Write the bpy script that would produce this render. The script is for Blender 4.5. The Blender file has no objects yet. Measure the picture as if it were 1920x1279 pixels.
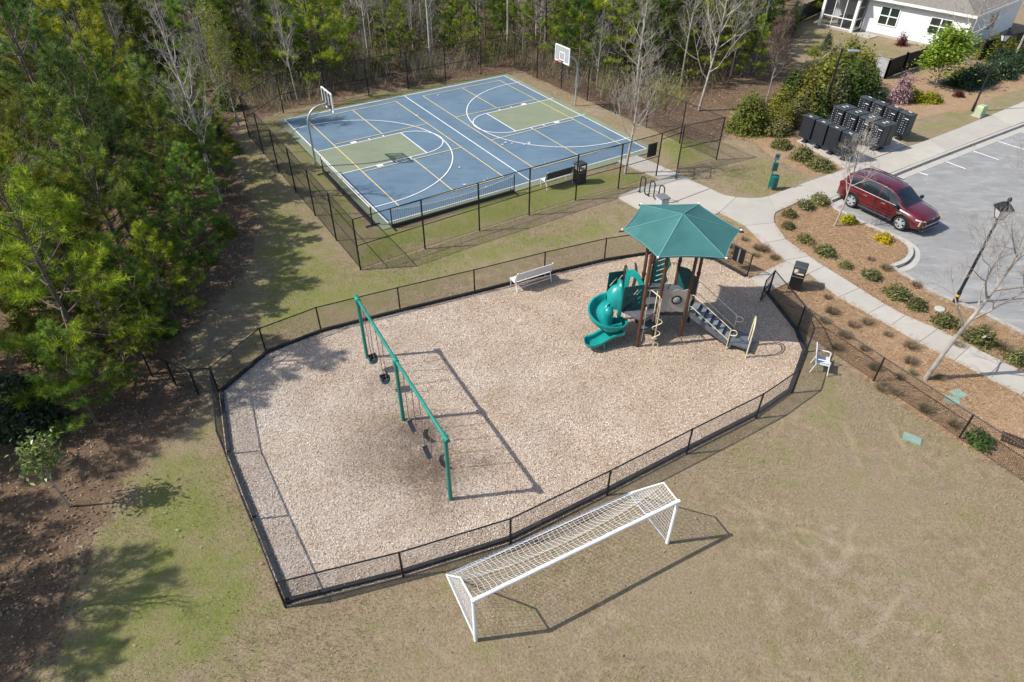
import bpy, math, random
import numpy as np
from mathutils import Vector, Matrix

R = math.radians
scene = bpy.context.scene
col = scene.collection

# ------------------------------------------------------------------ camera
CF, CP, CR, CH = 1245.083, 0.683954, -0.0069043, 15.5786      # focal length in 1920 px, pitch, roll, height
_f = np.array([0, math.cos(CP), -math.sin(CP)]); _r = np.array([1., 0, 0]); _d = np.cross(_f, _r)
_r, _d = math.cos(CR)*_r + math.sin(CR)*_d, -math.sin(CR)*_r + math.cos(CR)*_d
_M = np.array([_r, _d, _f])
cam = bpy.data.objects.new('camera', bpy.data.cameras.new('camera'))
col.objects.link(cam)
cam.matrix_world = Matrix(((_r[0], -_d[0], -_f[0], 0), (_r[1], -_d[1], -_f[1], 0), (_r[2], -_d[2], -_f[2], CH), (0, 0, 0, 1)))
cam.data.sensor_width = 36; cam.data.lens = 36*CF/1920
cam.data.clip_start = .1; cam.data.clip_end = 3000
scene.camera = cam

# ------------------------------------------------------------------ sky, sun, exposure
SUN_AZ, SUN_EL = 8.5, 45.4                  # heading of the shadows from +X, elevation
world = bpy.data.worlds.new('World'); scene.world = world; world.use_nodes = True
wn = world.node_tree.nodes; wl = world.node_tree.links
sky = wn.new('ShaderNodeTexSky'); sky.sky_type = 'NISHITA'; sky.sun_disc = False
sky.sun_elevation = R(SUN_EL); sky.sun_rotation = R(270 - SUN_AZ); sky.air_density = 1.0; sky.dust_density = 1.5
wl.new(sky.outputs[0], wn['Background'].inputs[0]); wn['Background'].inputs[1].default_value = 0.14
sl = bpy.data.lights.new('sun', 'SUN'); sl.energy = 4.5; sl.angle = R(.5); sl.color = (1, .955, .88)
sun = bpy.data.objects.new('sun', sl); col.objects.link(sun)
sdir = Vector((math.cos(R(SUN_AZ))*math.cos(R(SUN_EL)), math.sin(R(SUN_AZ))*math.cos(R(SUN_EL)), -math.sin(R(SUN_EL))))
sun.rotation_euler = sdir.to_track_quat('-Z', 'Y').to_euler(); sun.location = (-40, -10, 50)
vs = scene.view_settings; vs.view_transform = 'Standard'; vs.look = 'None'; vs.exposure = 0.34; vs.gamma = 1; vs.use_curve_mapping = False
scene.render.engine = 'CYCLES'
scene.cycles.max_bounces = 6; scene.cycles.transparent_max_bounces = 8

# ------------------------------------------------------------------ helpers
def at(px, py, z=0.):
    """the point at height z seen at pixel (px, py) of the 1920 px photograph"""
    d = np.array([(px-960)/CF, (py-639.5)/CF, 1]) @ _M
    t = (z-CH)/d[2]
    return Vector((t*d[0], t*d[1], z))

def tag(o, label=None, cat=None, group=None, kind=None):
    if label: o['label'] = label
    if cat: o['category'] = cat
    if group: o['group'] = group
    if kind: o['kind'] = kind
    return o

def thing(name, label, cat, loc=(0, 0, 0), rz=0, group=None):
    o = bpy.data.objects.new(name, None); col.objects.link(o)
    o.location = loc; o.rotation_euler = (0, 0, rz); o.empty_display_size = .2
    return tag(o, label, cat, group)

def link(name, me, parent=None, mat=None):
    o = bpy.data.objects.new(name, me); col.objects.link(o)
    if mat is not None and not me.materials: me.materials.append(mat)
    if parent is not None: o.parent = parent
    return o

def copy_tree(o, loc=None, rz=None, s=None, label=None, group=None, parent=None):
    c = o.copy(); col.objects.link(c); c.parent = parent
    for ch in o.children: copy_tree(ch, parent=c)
    if loc is not None: c.location = loc
    if rz is not None: c.rotation_euler = (0, 0, rz)
    if s is not None: c.scale = (s, s, s) if not hasattr(s, '__len__') else s
    if label: c['label'] = label
    if group: c['group'] = group
    return c

def rot(rz): return Matrix.Rotation(rz, 4, 'Z')

class MB:
    def __init__(s): s.v = []; s.f = []
    def add(s, vs, fs):
        n = len(s.v); s.v += [Vector(p) for p in vs]; s.f += [tuple(i+n for i in f) for f in fs]
    def box(s, c, d, M=None):
        x, y, z = [k/2 for k in d]
        vs = [Vector((i*x, j*y, k*z)) for k in (-1, 1) for j in (-1, 1) for i in (-1, 1)]
        if M is not None: vs = [M @ p for p in vs]
        s.add([p+Vector(c) for p in vs], [(0, 2, 3, 1), (4, 5, 7, 6), (0, 1, 5, 4), (2, 6, 7, 3), (0, 4, 6, 2), (1, 3, 7, 5)])
    def beam(s, a, b, w, h, up=(0, 0, 1)):
        a, b = Vector(a), Vector(b); t = (b-a).normalized(); sd = t.cross(Vector(up)).normalized(); u = sd.cross(t)
        vs = [p + sd*i*w/2 + u*j*h/2 for p in (a, b) for i, j in ((-1, -1), (1, -1), (1, 1), (-1, 1))]
        s.add(vs, [(3, 2, 1, 0), (4, 5, 6, 7), (0, 1, 5, 4), (1, 2, 6, 5), (2, 3, 7, 6), (3, 0, 4, 7)])
    def tube(s, pts, r, n=6, closed=False):
        pts = [Vector(p) for p in pts]; m = len(pts); rs = r if hasattr(r, '__len__') else [r]*m
        rings = []; nrm = None
        for i, p in enumerate(pts):
            if closed: t = pts[(i+1) % m]-pts[i-1]
            else: t = pts[min(i+1, m-1)]-pts[max(i-1, 0)]
            t.normalize()
            if nrm is None: nrm = t.orthogonal().normalized()
            else:
                nrm = nrm - t*nrm.dot(t)
                nrm = nrm.normalized() if nrm.length > 1e-6 else t.orthogonal().normalized()
            b = t.cross(nrm)
            rings.append([p+(nrm*math.cos(2*math.pi*k/n)+b*math.sin(2*math.pi*k/n))*rs[i] for k in range(n)])
        s.loft(rings, closed=closed)
    def loft(s, rings, closed=False, caps=True, ring=True):
        m = len(rings); n = len(rings[0]); vs = [p for g in rings for p in g]; fs = []
        for i in range(m if closed else m-1):
            for k in range(n if ring else n-1):
                a, b = i*n+k, i*n+(k+1) % n; j = ((i+1) % m)*n
                fs.append((a, b, j+(k+1) % n, j+k))
        if caps and not closed and ring: fs += [tuple(range(n-1, -1, -1)), tuple(range((m-1)*n, m*n))]
        s.add(vs, fs)
    def prism(s, poly, z0, z1):
        n = len(poly)
        a = sum(poly[i][0]*poly[(i+1) % n][1]-poly[(i+1) % n][0]*poly[i][1] for i in range(n))
        if a < 0: poly = poly[::-1]
        vs = [(p[0], p[1], z0) for p in poly]+[(p[0], p[1], z1) for p in poly]
        s.add(vs, [tuple(range(n-1, -1, -1)), tuple(range(n, 2*n))]+[(i, (i+1) % n, n+(i+1) % n, n+i) for i in range(n)])
    def lathe(s, prof, c=(0, 0, 0), n=16, M=None, caps=True):
        rings = []
        for r_, z in prof:
            rg = [Vector((r_*math.cos(2*math.pi*k/n), r_*math.sin(2*math.pi*k/n), z)) for k in range(n)]
            if M is not None: rg = [M @ p for p in rg]
            rings.append([p+Vector(c) for p in rg])
        s.loft(rings, caps=caps)
    def panel(s, poly, o, ux, uy, th, holes=()):
        """flat plate of thickness th from a 2-D outline (u, v) with optional hole outlines, in the plane o + u*ux + v*uy"""
        from mathutils.geometry import tessellate_polygon
        o, ux, uy = Vector(o), Vector(ux).normalized(), Vector(uy).normalized(); nz = ux.cross(uy)
        loops = [list(poly)]+[list(h) for h in holes]
        flat = [p for l in loops for p in l]
        tris = tessellate_polygon([[Vector((p[0], p[1], 0)) for p in l] for l in loops])
        N = len(flat)
        vs = [o+ux*p[0]+uy*p[1]+nz*th/2 for p in flat]+[o+ux*p[0]+uy*p[1]-nz*th/2 for p in flat]
        fs = []
        for t in tris:
            a, b, c = t
            q = (flat[b][0]-flat[a][0])*(flat[c][1]-flat[a][1])-(flat[c][0]-flat[a][0])*(flat[b][1]-flat[a][1])
            if q < 0: a, b, c = a, c, b
            fs += [(a, b, c), (N+c, N+b, N+a)]
        k = 0
        for l in loops:
            m = len(l)
            for i in range(m):
                a, b = k+i, k+(i+1) % m; fs.append((a, N+a, N+b, b))
            k += m
        s.add(vs, fs)
    def mesh(s, name, off=(0, 0, 0), smooth=False):
        me = bpy.data.meshes.new(name); o = Vector(off)
        me.from_pydata([p-o for p in s.v], [], s.f); me.update()
        if smooth:
            me.polygons.foreach_set('use_smooth', [True]*len(me.polygons))
            try: me.set_sharp_from_angle(angle=R(40))
            except Exception: pass
        return me
    def build(s, name, mat, parent=None, off=None, smooth=False, label=None):
        """a mesh object; off = world place of the parent (points were given in world space)"""
        me = s.mesh(name, off or (0, 0, 0), smooth); o = link(name, me, parent, mat)
        if parent is None and off is not None: o.location = off
        if label: o['label'] = label
        return o

def npmesh(name, V, F, mat, tint=None, smooth=False):
    V = np.asarray(V, np.float32); F = np.asarray(F, np.int32); me = bpy.data.meshes.new(name)
    n, k = F.shape
    me.vertices.add(len(V)); me.vertices.foreach_set('co', V.ravel())
    me.loops.add(n*k); me.loops.foreach_set('vertex_index', F.ravel())
    me.polygons.add(n); me.polygons.foreach_set('loop_start', np.arange(0, n*k, k, dtype=np.int32))
    if smooth: me.polygons.foreach_set('use_smooth', np.ones(n, bool))
    me.update(calc_edges=True)
    if tint is not None:
        a = me.attributes.new('tint', 'FLOAT', 'POINT'); a.data.foreach_set('value', np.asarray(tint, np.float32))
    me.materials.append(mat)
    return me

# ------------------------------------------------------------------ materials
def srgb(h):
    c = [int(h[i:i+2], 16)/255 for i in (0, 2, 4)]
    return tuple(x/12.92 if x <= .04045 else ((x+.055)/1.055)**2.4 for x in c)

class NT:
    def __init__(s, name):
        s.m = bpy.data.materials.new(name); s.m.use_nodes = True
        s.n = s.m.node_tree.nodes; s.l = s.m.node_tree.links
        s.b = s.n['Principled BSDF']; s.out = s.n['Material Output']
        s.b.inputs['Specular IOR Level'].default_value = .3
    def new(s, t, **k):
        x = s.n.new(t)
        for a, b in k.items(): setattr(x, a, b)
        return x
    def inp(s, sock, v):
        if isinstance(v, bpy.types.NodeSocket): s.l.new(v, sock)
        elif isinstance(v, tuple) and len(v) == 3 and sock.type == 'RGBA': sock.default_value = (*v, 1)
        else: sock.default_value = v
    def coord(s, kind='Object'):
        return s.new('ShaderNodeTexCoord').outputs[kind]
    def pos(s): return s.new('ShaderNodeNewGeometry').outputs['Position']
    def noise(s, vec, scale, detail=3, rough=.6, dist=0):
        x = s.new('ShaderNodeTexNoise'); s.l.new(vec, x.inputs['Vector'])
        x.inputs['Scale'].default_value = scale; x.inputs['Detail'].default_value = detail
        x.inputs['Roughness'].default_value = rough; x.inputs['Distortion'].default_value = dist
        return x.outputs['Fac']
    def voro(s, vec, scale, out='Color', feat='F1'):
        x = s.new('ShaderNodeTexVoronoi'); x.feature = feat; s.l.new(vec, x.inputs['Vector']); x.inputs['Scale'].default_value = scale
        return x.outputs[out]
    def math(s, op, a, b=0., c=None, clamp=False):
        x = s.new('ShaderNodeMath', operation=op, use_clamp=clamp); s.inp(x.inputs[0], a); s.inp(x.inputs[1], b)
        if c is not None: s.inp(x.inputs[2], c)
        return x.outputs[0]
    def mix(s, f, a, b, mode='MIX'):
        x = s.new('ShaderNodeMix', data_type='RGBA', blend_type=mode); s.inp(x.inputs[0], f); s.inp(x.inputs[6], a); s.inp(x.inputs[7], b)
        return x.outputs[2]
    def map(s, v, a, b, c=0., d=1.):
        x = s.new('ShaderNodeMapRange'); s.inp(x.inputs[0], v); x.inputs[1].default_value = a; x.inputs[2].default_value = b
        x.inputs[3].default_value = c; x.inputs[4].default_value = d
        return x.outputs[0]
    def attr(s, name):
        return s.new('ShaderNodeAttribute', attribute_name=name).outputs['Fac']
    def bump(s, h, strength, dist=.02):
        x = s.new('ShaderNodeBump'); x.inputs['Strength'].default_value = strength; x.inputs['Distance'].default_value = dist
        s.l.new(h, x.inputs['Height']); s.l.new(x.outputs[0], s.b.inputs['Normal'])
    def scale3(s, vec, sx, sy, sz):
        x = s.new('ShaderNodeMapping'); s.l.new(vec, x.inputs['Vector']); x.inputs['Scale'].default_value = (sx, sy, sz)
        return x.outputs[0]
    def rand(s): return s.new('ShaderNodeObjectInfo').outputs['Random']

def mat(name, c, rough=.6, var=.15, scale=5., metal=0., spec=.3, bump=0., bscale=60., dirt=None, coat=0., rnd=0.):
    t = NT(name); v = t.coord(); n = t.noise(v, scale, 4)
    lo = tuple(x*(1-var) for x in c); hi = tuple(min(1, x*(1+var)) for x in c)
    k = t.mix(t.map(n, .3, .7), lo, hi)
    if dirt: k = t.mix(t.map(t.noise(v, scale*.37, 5, .7), .52, .75, 0, .6), k, dirt)
    if rnd:
        r = t.map(t.rand(), 0, 1, 1-rnd, 1+rnd); cb = t.new('ShaderNodeCombineColor')
        for i in range(3): t.l.new(r, cb.inputs[i])
        k = t.mix(1., k, cb.outputs[0], 'MULTIPLY')
    t.inp(t.b.inputs['Base Color'], k); t.b.inputs['Metallic'].default_value = metal
    t.inp(t.b.inputs['Roughness'], t.map(t.noise(v, scale*2.3, 3), .3, .7, max(.05, rough-.08), min(1, rough+.08)))
    t.b.inputs['Specular IOR Level'].default_value = spec
    if coat: t.b.inputs['Coat Weight'].default_value = coat; t.b.inputs['Coat Roughness'].default_value = .05
    if bump: t.bump(t.noise(v, bscale, 3), bump)
    return t.m

def leafmat(name, dark, light, rnd=.25, trans=.35, rough=.6, spec=.25):
    """foliage: per-leaf tint between two leaf colours, per-plant variation, some light coming through"""
    t = NT(name); k = t.mix(t.attr('tint'), dark, light)
    hs = t.new('ShaderNodeHueSaturation'); r = t.rand()
    t.inp(hs.inputs['Hue'], t.map(r, 0, 1, .5-.03*rnd/.25, .5+.02*rnd/.25)); t.inp(hs.inputs['Value'], t.map(t.math('FRACT', t.math('MULTIPLY', r, 7.3)), 0, 1, 1-rnd, 1+rnd))
    hs.inputs['Saturation'].default_value = 1; t.inp(hs.inputs['Color'], k); k = hs.outputs[0]
    t.inp(t.b.inputs['Base Color'], k); t.b.inputs['Roughness'].default_value = rough; t.b.inputs['Specular IOR Level'].default_value = spec
    tr = t.new('ShaderNodeBsdfTranslucent'); t.l.new(k, tr.inputs['Color'])
    mx = t.new('ShaderNodeMixShader'); mx.inputs[0].default_value = trans
    t.l.new(t.b.outputs[0], mx.inputs[1]); t.l.new(tr.outputs[0], mx.inputs[2]); t.l.new(mx.outputs[0], t.out.inputs[0])
    return t.m

def tintmat(name, cols, rough=.85, weather=None):
    """scattered bits: colour picked along a ramp by each bit's tint"""
    t = NT(name); cr = t.new('ShaderNodeValToRGB'); e = cr.color_ramp.elements
    while len(e) < len(cols): e.new(.5)
    for i, c in enumerate(cols): e[i].position = i/(len(cols)-1); e[i].color = (*c, 1)
    t.l.new(t.attr('tint'), cr.inputs[0]); t.l.new(weather(t, cr.outputs[0]) if weather else cr.outputs[0], t.b.inputs['Base Color'])
    t.b.inputs['Roughness'].default_value = rough; t.b.inputs['Specular IOR Level'].default_value = .15
    return t.m

BLACK = mat('black_vinyl', (.012, .013, .014), .45, .3, 8, spec=.4)
BLACKMESH = mat('black_wire', (.010, .011, .012), .55, .2, 8, spec=.3)
STEEL = mat('galvanised_steel', (.42, .43, .44), .45, .2, 9, metal=.5, dirt=(.25, .25, .25))
WHITEP = mat('white_paint', (.78, .78, .77), .45, .05, 4, dirt=(.55, .53, .5))
GREENP = mat('green_enamel', (.015, .20, .15), .35, .2, 3, spec=.5, dirt=(.03, .24, .2))
BROWNP = mat('brown_enamel', (.085, .032, .017), .4, .25, 5, spec=.5)
CREAMP = mat('cream_enamel', (.66, .56, .38), .4, .1, 5, spec=.5)
TEAL = mat('teal_plastic', (.008, .255, .235), .32, .12, 2.5, spec=.5)
DKGREEN = mat('dark_green_plastic', (.010, .075, .075), .45, .15, 4)
GREYP = mat('grey_deck_coating', (.10, .11, .125), .6, .2, 6, dirt=(.2, .19, .17))
DKGREY = mat('dark_stair_coating', (.03, .033, .038), .6, .2, 6)
GREYPANEL = mat('grey_plastic', (.36, .32, .28), .5, .1, 3, dirt=(.28, .25, .22))
CANVAS = mat('teal_canvas', (.050, .150, .145), .9, .12, 1.2, bump=.2, bscale=300, dirt=(.10, .20, .19), spec=.1)
RUBBER = mat('black_rubber', (.022, .023, .026), .7, .3, 7, dirt=(.08, .07, .06))
SLATW = mat('white_slat', (.72, .72, .73), .5, .06, 5, dirt=(.55, .54, .52))
DKSLAT = mat('dark_slat', (.05, .055, .06), .55, .1, 5)
MAILB = mat('black_powder_coat', (.019, .023, .030), .4, .2, 4, spec=.5, rnd=.12)
MAILT = mat('grey_black_top', (.045, .052, .055), .6, .3, 6, rnd=.15)  # paler grey than the bodies, for top caps and lids
SILVER = mat('brushed_silver', (.6, .6, .6), .35, .1, 9, metal=.8)
LIDG = mat('green_utility_plastic', (.21, .30, .25), .7, .15, 6, dirt=(.28, .31, .25))
# ------------------------------------------------------------------ regions of the ground
def P2(lst): return [tuple(at(*p)[:2]) for p in lst]
LITTER = P2([(50,1264),(115,1204),(140,1114),(165,1020),(200,955),(250,895),(280,850),(345,805),(382,742),(340,690),(352,634),(386,580),(440,530),(461,504),(477,452),(493,408),(433,300),(430,260),(462,218),(493,221),(530,207),(690,173),(840,152),(965,131),(1050,166),(1105,189),(1160,213),(1225,240),(1290,262),(1345,262),(1365,256),(1415,265),(1439,288),(1484,312),(1520,325),(1600,225),(1610,170),(1560,150),(1500,130),(1480,95),(1495,60)]) \
    + [(26, 66), (30, 75), (60, 90), (60, 400), (-400, 400), (-400, -60), (-14, -60), (-13, 2)]
STRAW = [P2([(1454,404),(1492,376),(1554,372),(1566,391),(1608,414),(1647,432),(1682,447),(1700,462),(1694,480),(1664,498),(1745,546),(1828,579),(1920,624),(2100,700),(2100,800),(1920,697),(1846,662),(1771,623),(1697,593),(1614,540),(1525,486),(1486,462),(1459,436)]),
         P2([(1345,398),(1431,455),(1470,490),(1468,497),(1412,520),(1345,486),(1290,440)]),
         P2([(1441,549),(1474,530),(1516,525),(1578,561),(1629,589),(1697,629),(1768,665),(1840,702),(1920,745),(2100,850),(2100,990),(1920,896),(1800,830),(1740,790),(1640,722),(1565,660),(1500,610)]),
         P2([(1365,256),(1415,265),(1439,288),(1484,312),(1520,330),(1587,320),(1560,296),(1500,262),(1430,215),(1370,205)]),
         P2([(1587,318),(1500,265),(1600,232),(1660,240),(1705,226),(1759,212),(1820,205),(1863,182),(1935,160),(1960,120),(1900,110),(1800,118),(1720,140),(1650,150),(1560,165),(1480,220)])]
PLAY_POSTS = [(410,735),(499,660),(602,620),(750.5,582),(890,548),(1020.6,514),(1133,487.6),(1250,470),(1341,486.5),(1400.6,518.7)]
PLAY_POSTS2 = [(1441,549),(1495,617.5),(1512,658.6),(1484,737),(1416.6,784),(1287,850),(1138,928),(957,1018),(756,1081),(535,1137),(471,976),(424,853),(410,735)]
PLAY = P2(PLAY_POSTS + PLAY_POSTS2[:-1])

def inside(poly, X, Y):
    r = np.zeros(X.shape, bool); n = len(poly)
    for i in range(n):
        (x0, y0), (x1, y1) = poly[i], poly[(i+1) % n]
        if y0 == y1: continue
        c = ((y0 > Y) != (y1 > Y)) & (X < (x1-x0)*(Y-y0)/(y1-y0)+x0)
        r ^= c
    return r
def sdist(poly, X, Y):
    d = np.full(X.shape, 1e9); n = len(poly)
    for i in range(n):
        (x0, y0), (x1, y1) = poly[i], poly[(i+1) % n]; dx, dy = x1-x0, y1-y0
        t = np.clip(((X-x0)*dx+(Y-y0)*dy)/(dx*dx+dy*dy+1e-9), 0, 1)
        d = np.minimum(d, np.hypot(X-x0-t*dx, Y-y0-t*dy))
    return np.where(inside(poly, X, Y), d, -d)
def soft(poly, X, Y, w): return np.clip(.5+sdist(poly, X, Y)/(2*w), 0, 1)
def blob(px, py, r, X, Y):
    c = at(px, py); return np.exp(-((X-c.x)**2+(Y-c.y)**2)/(2*r*r))

gx = np.concatenate([[-600, -250, -120, -80], np.arange(-60, -20, 1.), np.arange(-20, 24, .25), np.arange(24, 62, 1.), [80, 120, 250, 600]])
gy = np.concatenate([[-250, -60, -20, -6], np.arange(0, 4, 1.), np.arange(4, 52, .25), np.arange(52, 100, 1.), [120, 160, 250, 450, 900]])
X, Y = np.meshgrid(gx, gy); nx, ny = len(gx), len(gy)
rng = np.random.default_rng(4)
Z = .015*np.sin(X*.9+Y*.35)+.015*np.sin(Y*1.1-X*.5)
Z = Z - .03
far = (np.abs(X) > 70) | (Y > 90); Z = np.where(far, -.1, Z)
lit_ = soft(LITTER, X, Y, 1.1)
straw_ = np.max([soft(p, X, Y, .22) for p in STRAW], axis=0)
play_ = soft(PLAY, X, Y, .15)
grn = .74*soft(P2([(60,1279),(140,1120),(250,900),(330,830),(400,800),(440,900),(480,1000),(540,1140),(470,1200),(330,1279)]), X, Y, 1.2)
grn = np.maximum(grn, .9*soft(P2([(660,500),(800,455),(1000,400),(1160,350),(1230,332),(1180,318),(1000,340),(780,425),(700,430)]), X, Y, .6))
grn = np.maximum(grn, .75*soft(P2([(1225,270),(1275,225),(1320,250),(1345,295),(1270,315)]), X, Y, .8))
grn = np.maximum(grn, .55*soft(P2([(465,235),(640,185),(940,130),(970,140),(560,225),(600,290),(690,420),(670,500),(520,300)]), X, Y, .6))
grn = np.maximum(grn, .7*soft(P2([(480,640),(640,590),(900,500),(1160,440),(1170,400),(900,440),(680,510),(620,470),(500,300),(450,260),(480,420),(470,520)]), X, Y, 1.2))
grn = np.maximum(grn, .5*soft(P2([(1350,310),(1430,300),(1520,340),(1440,370),(1370,365)]), X, Y, 1.))
grn = np.maximum(grn, .45*soft(P2([(1690,240),(1760,213),(1820,206),(1866,183),(1930,165),(1930,190),(1740,262),(1700,262)]), X, Y, .6)); grn = np.maximum(grn, .4*soft(P2([(1500,110),(1490,60),(1540,50),(1640,75),(1720,100),(1700,115),(1620,125)]), X, Y, 1.))
grn = np.maximum(grn, .12)
for p in ((1570,740,.5),(1890,780,.5),(1720,835,.4),(1780,840,.35),(1470,880,.6),(1555,770,.8)): grn = np.maximum(grn, .4*blob(p[0], p[1], p[2], X, Y))
dirt = np.maximum(.8*blob(1320, 220, 2.0, X, Y), .5*blob(1125, 205, 1.2, X, Y))
dirt = np.maximum(dirt, .35*blob(1600, 1100, 2.5, X, Y)); dirt = np.maximum(dirt, .3*blob(1080, 1170, 1.4, X, Y)); dirt = np.maximum(dirt, .5*blob(612, 300, .7, X, Y))
dirt = np.maximum(dirt, .6*blob(1830, 745, .9, X, Y)); dirt = np.maximum(dirt, .25*blob(1000, 1120, 1.2, X, Y))
V = np.stack([X.ravel(), Y.ravel(), Z.ravel()], 1)
i = np.arange(nx*ny).reshape(ny, nx)
F = np.stack([i[:-1, :-1].ravel(), i[:-1, 1:].ravel(), i[1:, 1:].ravel(), i[1:, :-1].ravel()], 1)

t = NT('ground'); pos = t.pos()
nb = t.noise(pos, .35, 4, .6); nm = t.noise(pos, 2.2, 5, .65); nf = t.noise(pos, 14, 4, .7); nff = t.noise(pos, 55, 3, .7)
tan = t.mix(t.map(nm, .3, .7), (.262, .200, .124), (.435, .345, .232))
tan = t.mix(t.map(nb, .44, .60), tan, (.345, .27, .18))
tan = t.mix(t.map(nf, .38, .72, 0, .8), tan, (.185, .145, .08))
gcol = t.mix(t.map(nf, .3, .7), (.14, .165, .04), (.265, .275, .085))
gm = t.math('ADD', t.attr('green'), t.map(t.noise(pos, .9, 5, .7), .25, .75, -.5, .5))
gm = t.map(t.math('ADD', gm, t.map(nf, .3, .7, -.15, .15)), .18, .85)
grass = t.mix(gm, tan, gcol)
dcol = t.mix(t.map(nm, .3, .7), (.30, .24, .18), (.42, .35, .275))
grass = t.mix(t.map(t.math('ADD', t.attr('dirt'), t.map(nm, .2, .8, -.3, .3)), .3, .7), grass, dcol)
# faint pale tracks worn in the field
tr = t.noise(t.scale3(pos, .35, .9, 1), .8, 6, .7, 1.5)
grass = t.mix(t.map(t.math('ABSOLUTE', t.math('SUBTRACT', tr, .5)), 0, .010, .18, 0), grass, (.44, .36, .25))
# pale curved tracks and dry scuffs left by a vehicle turning on the field
for cx, cy, rad, w_ in ((3.2, 15.2, 7.6, .07), (3.2, 15.2, 9.1, .06), (13.5, 3.0, 6.2, .06), (11.0, 16.8, 6.6, .07)):
    dd = t.new('ShaderNodeVectorMath', operation='DISTANCE'); t.l.new(pos, dd.inputs[0]); dd.inputs[1].default_value = (cx, cy, 0)
    off_ = t.math('ABSOLUTE', t.math('SUBTRACT', t.math('ADD', dd.outputs['Value'], t.map(t.noise(pos, .5, 3), 0, 1, -.3, .3)), rad))
    k_ = t.math('MULTIPLY', t.map(off_, w_*.4, w_*2.2, 1, 0), t.map(t.noise(pos, .38, 4, .7), .48, .62, 0, .5)); grass = t.mix(t.math('MULTIPLY', k_, t.map(nf, .35, .6, .3, 1)), grass, (.50, .41, .27))
straw = t.mix(t.map(nm, .25, .75), (.345, .22, .128), (.48, .335, .21))
straw = t.mix(t.map(nf, .4, .75, 0, .7), straw, (.25, .155, .09))
straw = t.mix(t.map(nb, .45, .7, 0, .6), straw, (.42, .31, .20))
leaf = t.mix(t.map(nm, .3, .7), (.14, .088, .056), (.235, .16, .108))
leaf = t.mix(t.map(nf, .45, .7, 0, .8), leaf, (.10, .07, .045))
leaf = t.mix(t.map(t.noise(pos, 5, 4), .58, .7, 0, .7), leaf, (.33, .235, .165))
def edge(a, amt): return t.map(t.math('ADD', t.attr(a), t.map(t.math('ADD', nm, t.math('MULTIPLY', nf, .5)), .45, 1.05, -amt, amt)), .42, .58)
c = t.mix(edge('litter', .45), grass, leaf)
c = t.mix(edge('straw', .3), c, straw)
c = t.mix(t.map(t.attr('play'), .3, .6), c, (.17, .125, .09))
c = t.mix(t.map(nff, .3, .75, 0, .35), c, (.09, .065, .04))
t.inp(t.b.inputs['Base Color'], c); t.b.inputs['Roughness'].default_value = .95; t.b.inputs['Specular IOR Level'].default_value = .1
t.bump(t.math('ADD', nf, t.math('MULTIPLY', nff, .6)), .8, .05)
me = npmesh('ground', V, F, t.m, smooth=True)
for nm_, a in (('litter', lit_), ('straw', straw_), ('green', grn), ('dirt', dirt), ('play', play_)):
    q = me.attributes.new(nm_, 'FLOAT', 'POINT'); q.data.foreach_set('value', a.ravel().astype(np.float32))
ground = tag(link('ground', me), kind='structure')

# ---- wood chips of the play area: an uneven bed and its chips
def sample(poly, n, seed, margin=0.):
    g = np.random.default_rng(seed); p = np.array(poly); lo, hi = p.min(0), p.max(0); out = []; k = 0
    while k < n:
        q = g.uniform(lo, hi, (n*2, 2)); q = q[inside(poly, q[:, 0], q[:, 1])]
        if margin: q = q[sdist(poly, q[:, 0], q[:, 1]) > margin]
        out.append(q); k += len(q)
    return np.concatenate(out)[:n]
def chips(name, xy, z, L, W, mat_, seed, tilt=.35, tint=None, kind='stuff', parent=None):
    g = np.random.default_rng(seed); n = len(xy); a = g.uniform(0, 2*np.pi, n)
    l = g.uniform(*L, n)[:, None]/2; w = g.uniform(*W, n)[:, None]/2
    u = np.stack([np.cos(a), np.sin(a), g.normal(0, tilt, n)], 1); v = np.stack([-np.sin(a), np.cos(a), g.normal(0, tilt, n)], 1)
    c = np.stack([xy[:, 0], xy[:, 1], z+g.uniform(0, .025, n)], 1)
    V = np.stack([c-u*l-v*w*.6, c+u*l-v*w, c+u*l*.9+v*w, c-u*l+v*w*.7], 1).reshape(-1, 3)
    tt = g.uniform(0, 1, n) if tint is None else tint
    me = npmesh(name, V, np.arange(4*n).reshape(n, 4), mat_, np.repeat(tt, 4))
    o = link(name, me, parent); return tag(o, kind=kind)
def weathered(t, c):
    """old chips towards the left and near edge of the bed have greyed, fresher ones in the middle are still tan"""
    q = t.pos(); s = t.new('ShaderNodeSeparateXYZ'); t.l.new(q, s.inputs[0])
    k = t.math('ADD', t.math('MULTIPLY', s.outputs[0], -.07), t.math('MULTIPLY', s.outputs[1], -.03)); k = t.math('ADD', k, t.map(t.noise(q, .55, 5, .65), .25, .75, -.55, .65))
    k = t.map(k, -.7, .6, 0, .7); h = t.new('ShaderNodeHueSaturation'); h.inputs['Saturation'].default_value = .55; h.inputs['Value'].default_value = 1.0; t.l.new(c, h.inputs['Color'])
    return t.mix(k, c, h.outputs[0])
t = NT('wood_chip_bed'); pos = t.pos(); n1 = t.noise(pos, 18, 4, .7); n2 = t.noise(pos, 1.1, 4); n3 = t.voro(pos, 28)
c = t.mix(t.map(n2, .35, .65), (.44, .34, .255), (.56, .45, .345)); c = t.mix(t.map(n1, .4, .7, 0, .7), c, (.28, .20, .14))
def spot(px, py, r, amt):
    p = at(px, py); d = t.new('ShaderNodeVectorMath', operation='DISTANCE'); t.l.new(pos, d.inputs[0]); d.inputs[1].default_value = (p.x, p.y, 0)
    return t.map(t.math('ADD', d.outputs['Value'], t.map(t.noise(pos, 3, 4), .2, .8, -.4, .4)), 0, r, amt, 0)
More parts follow.
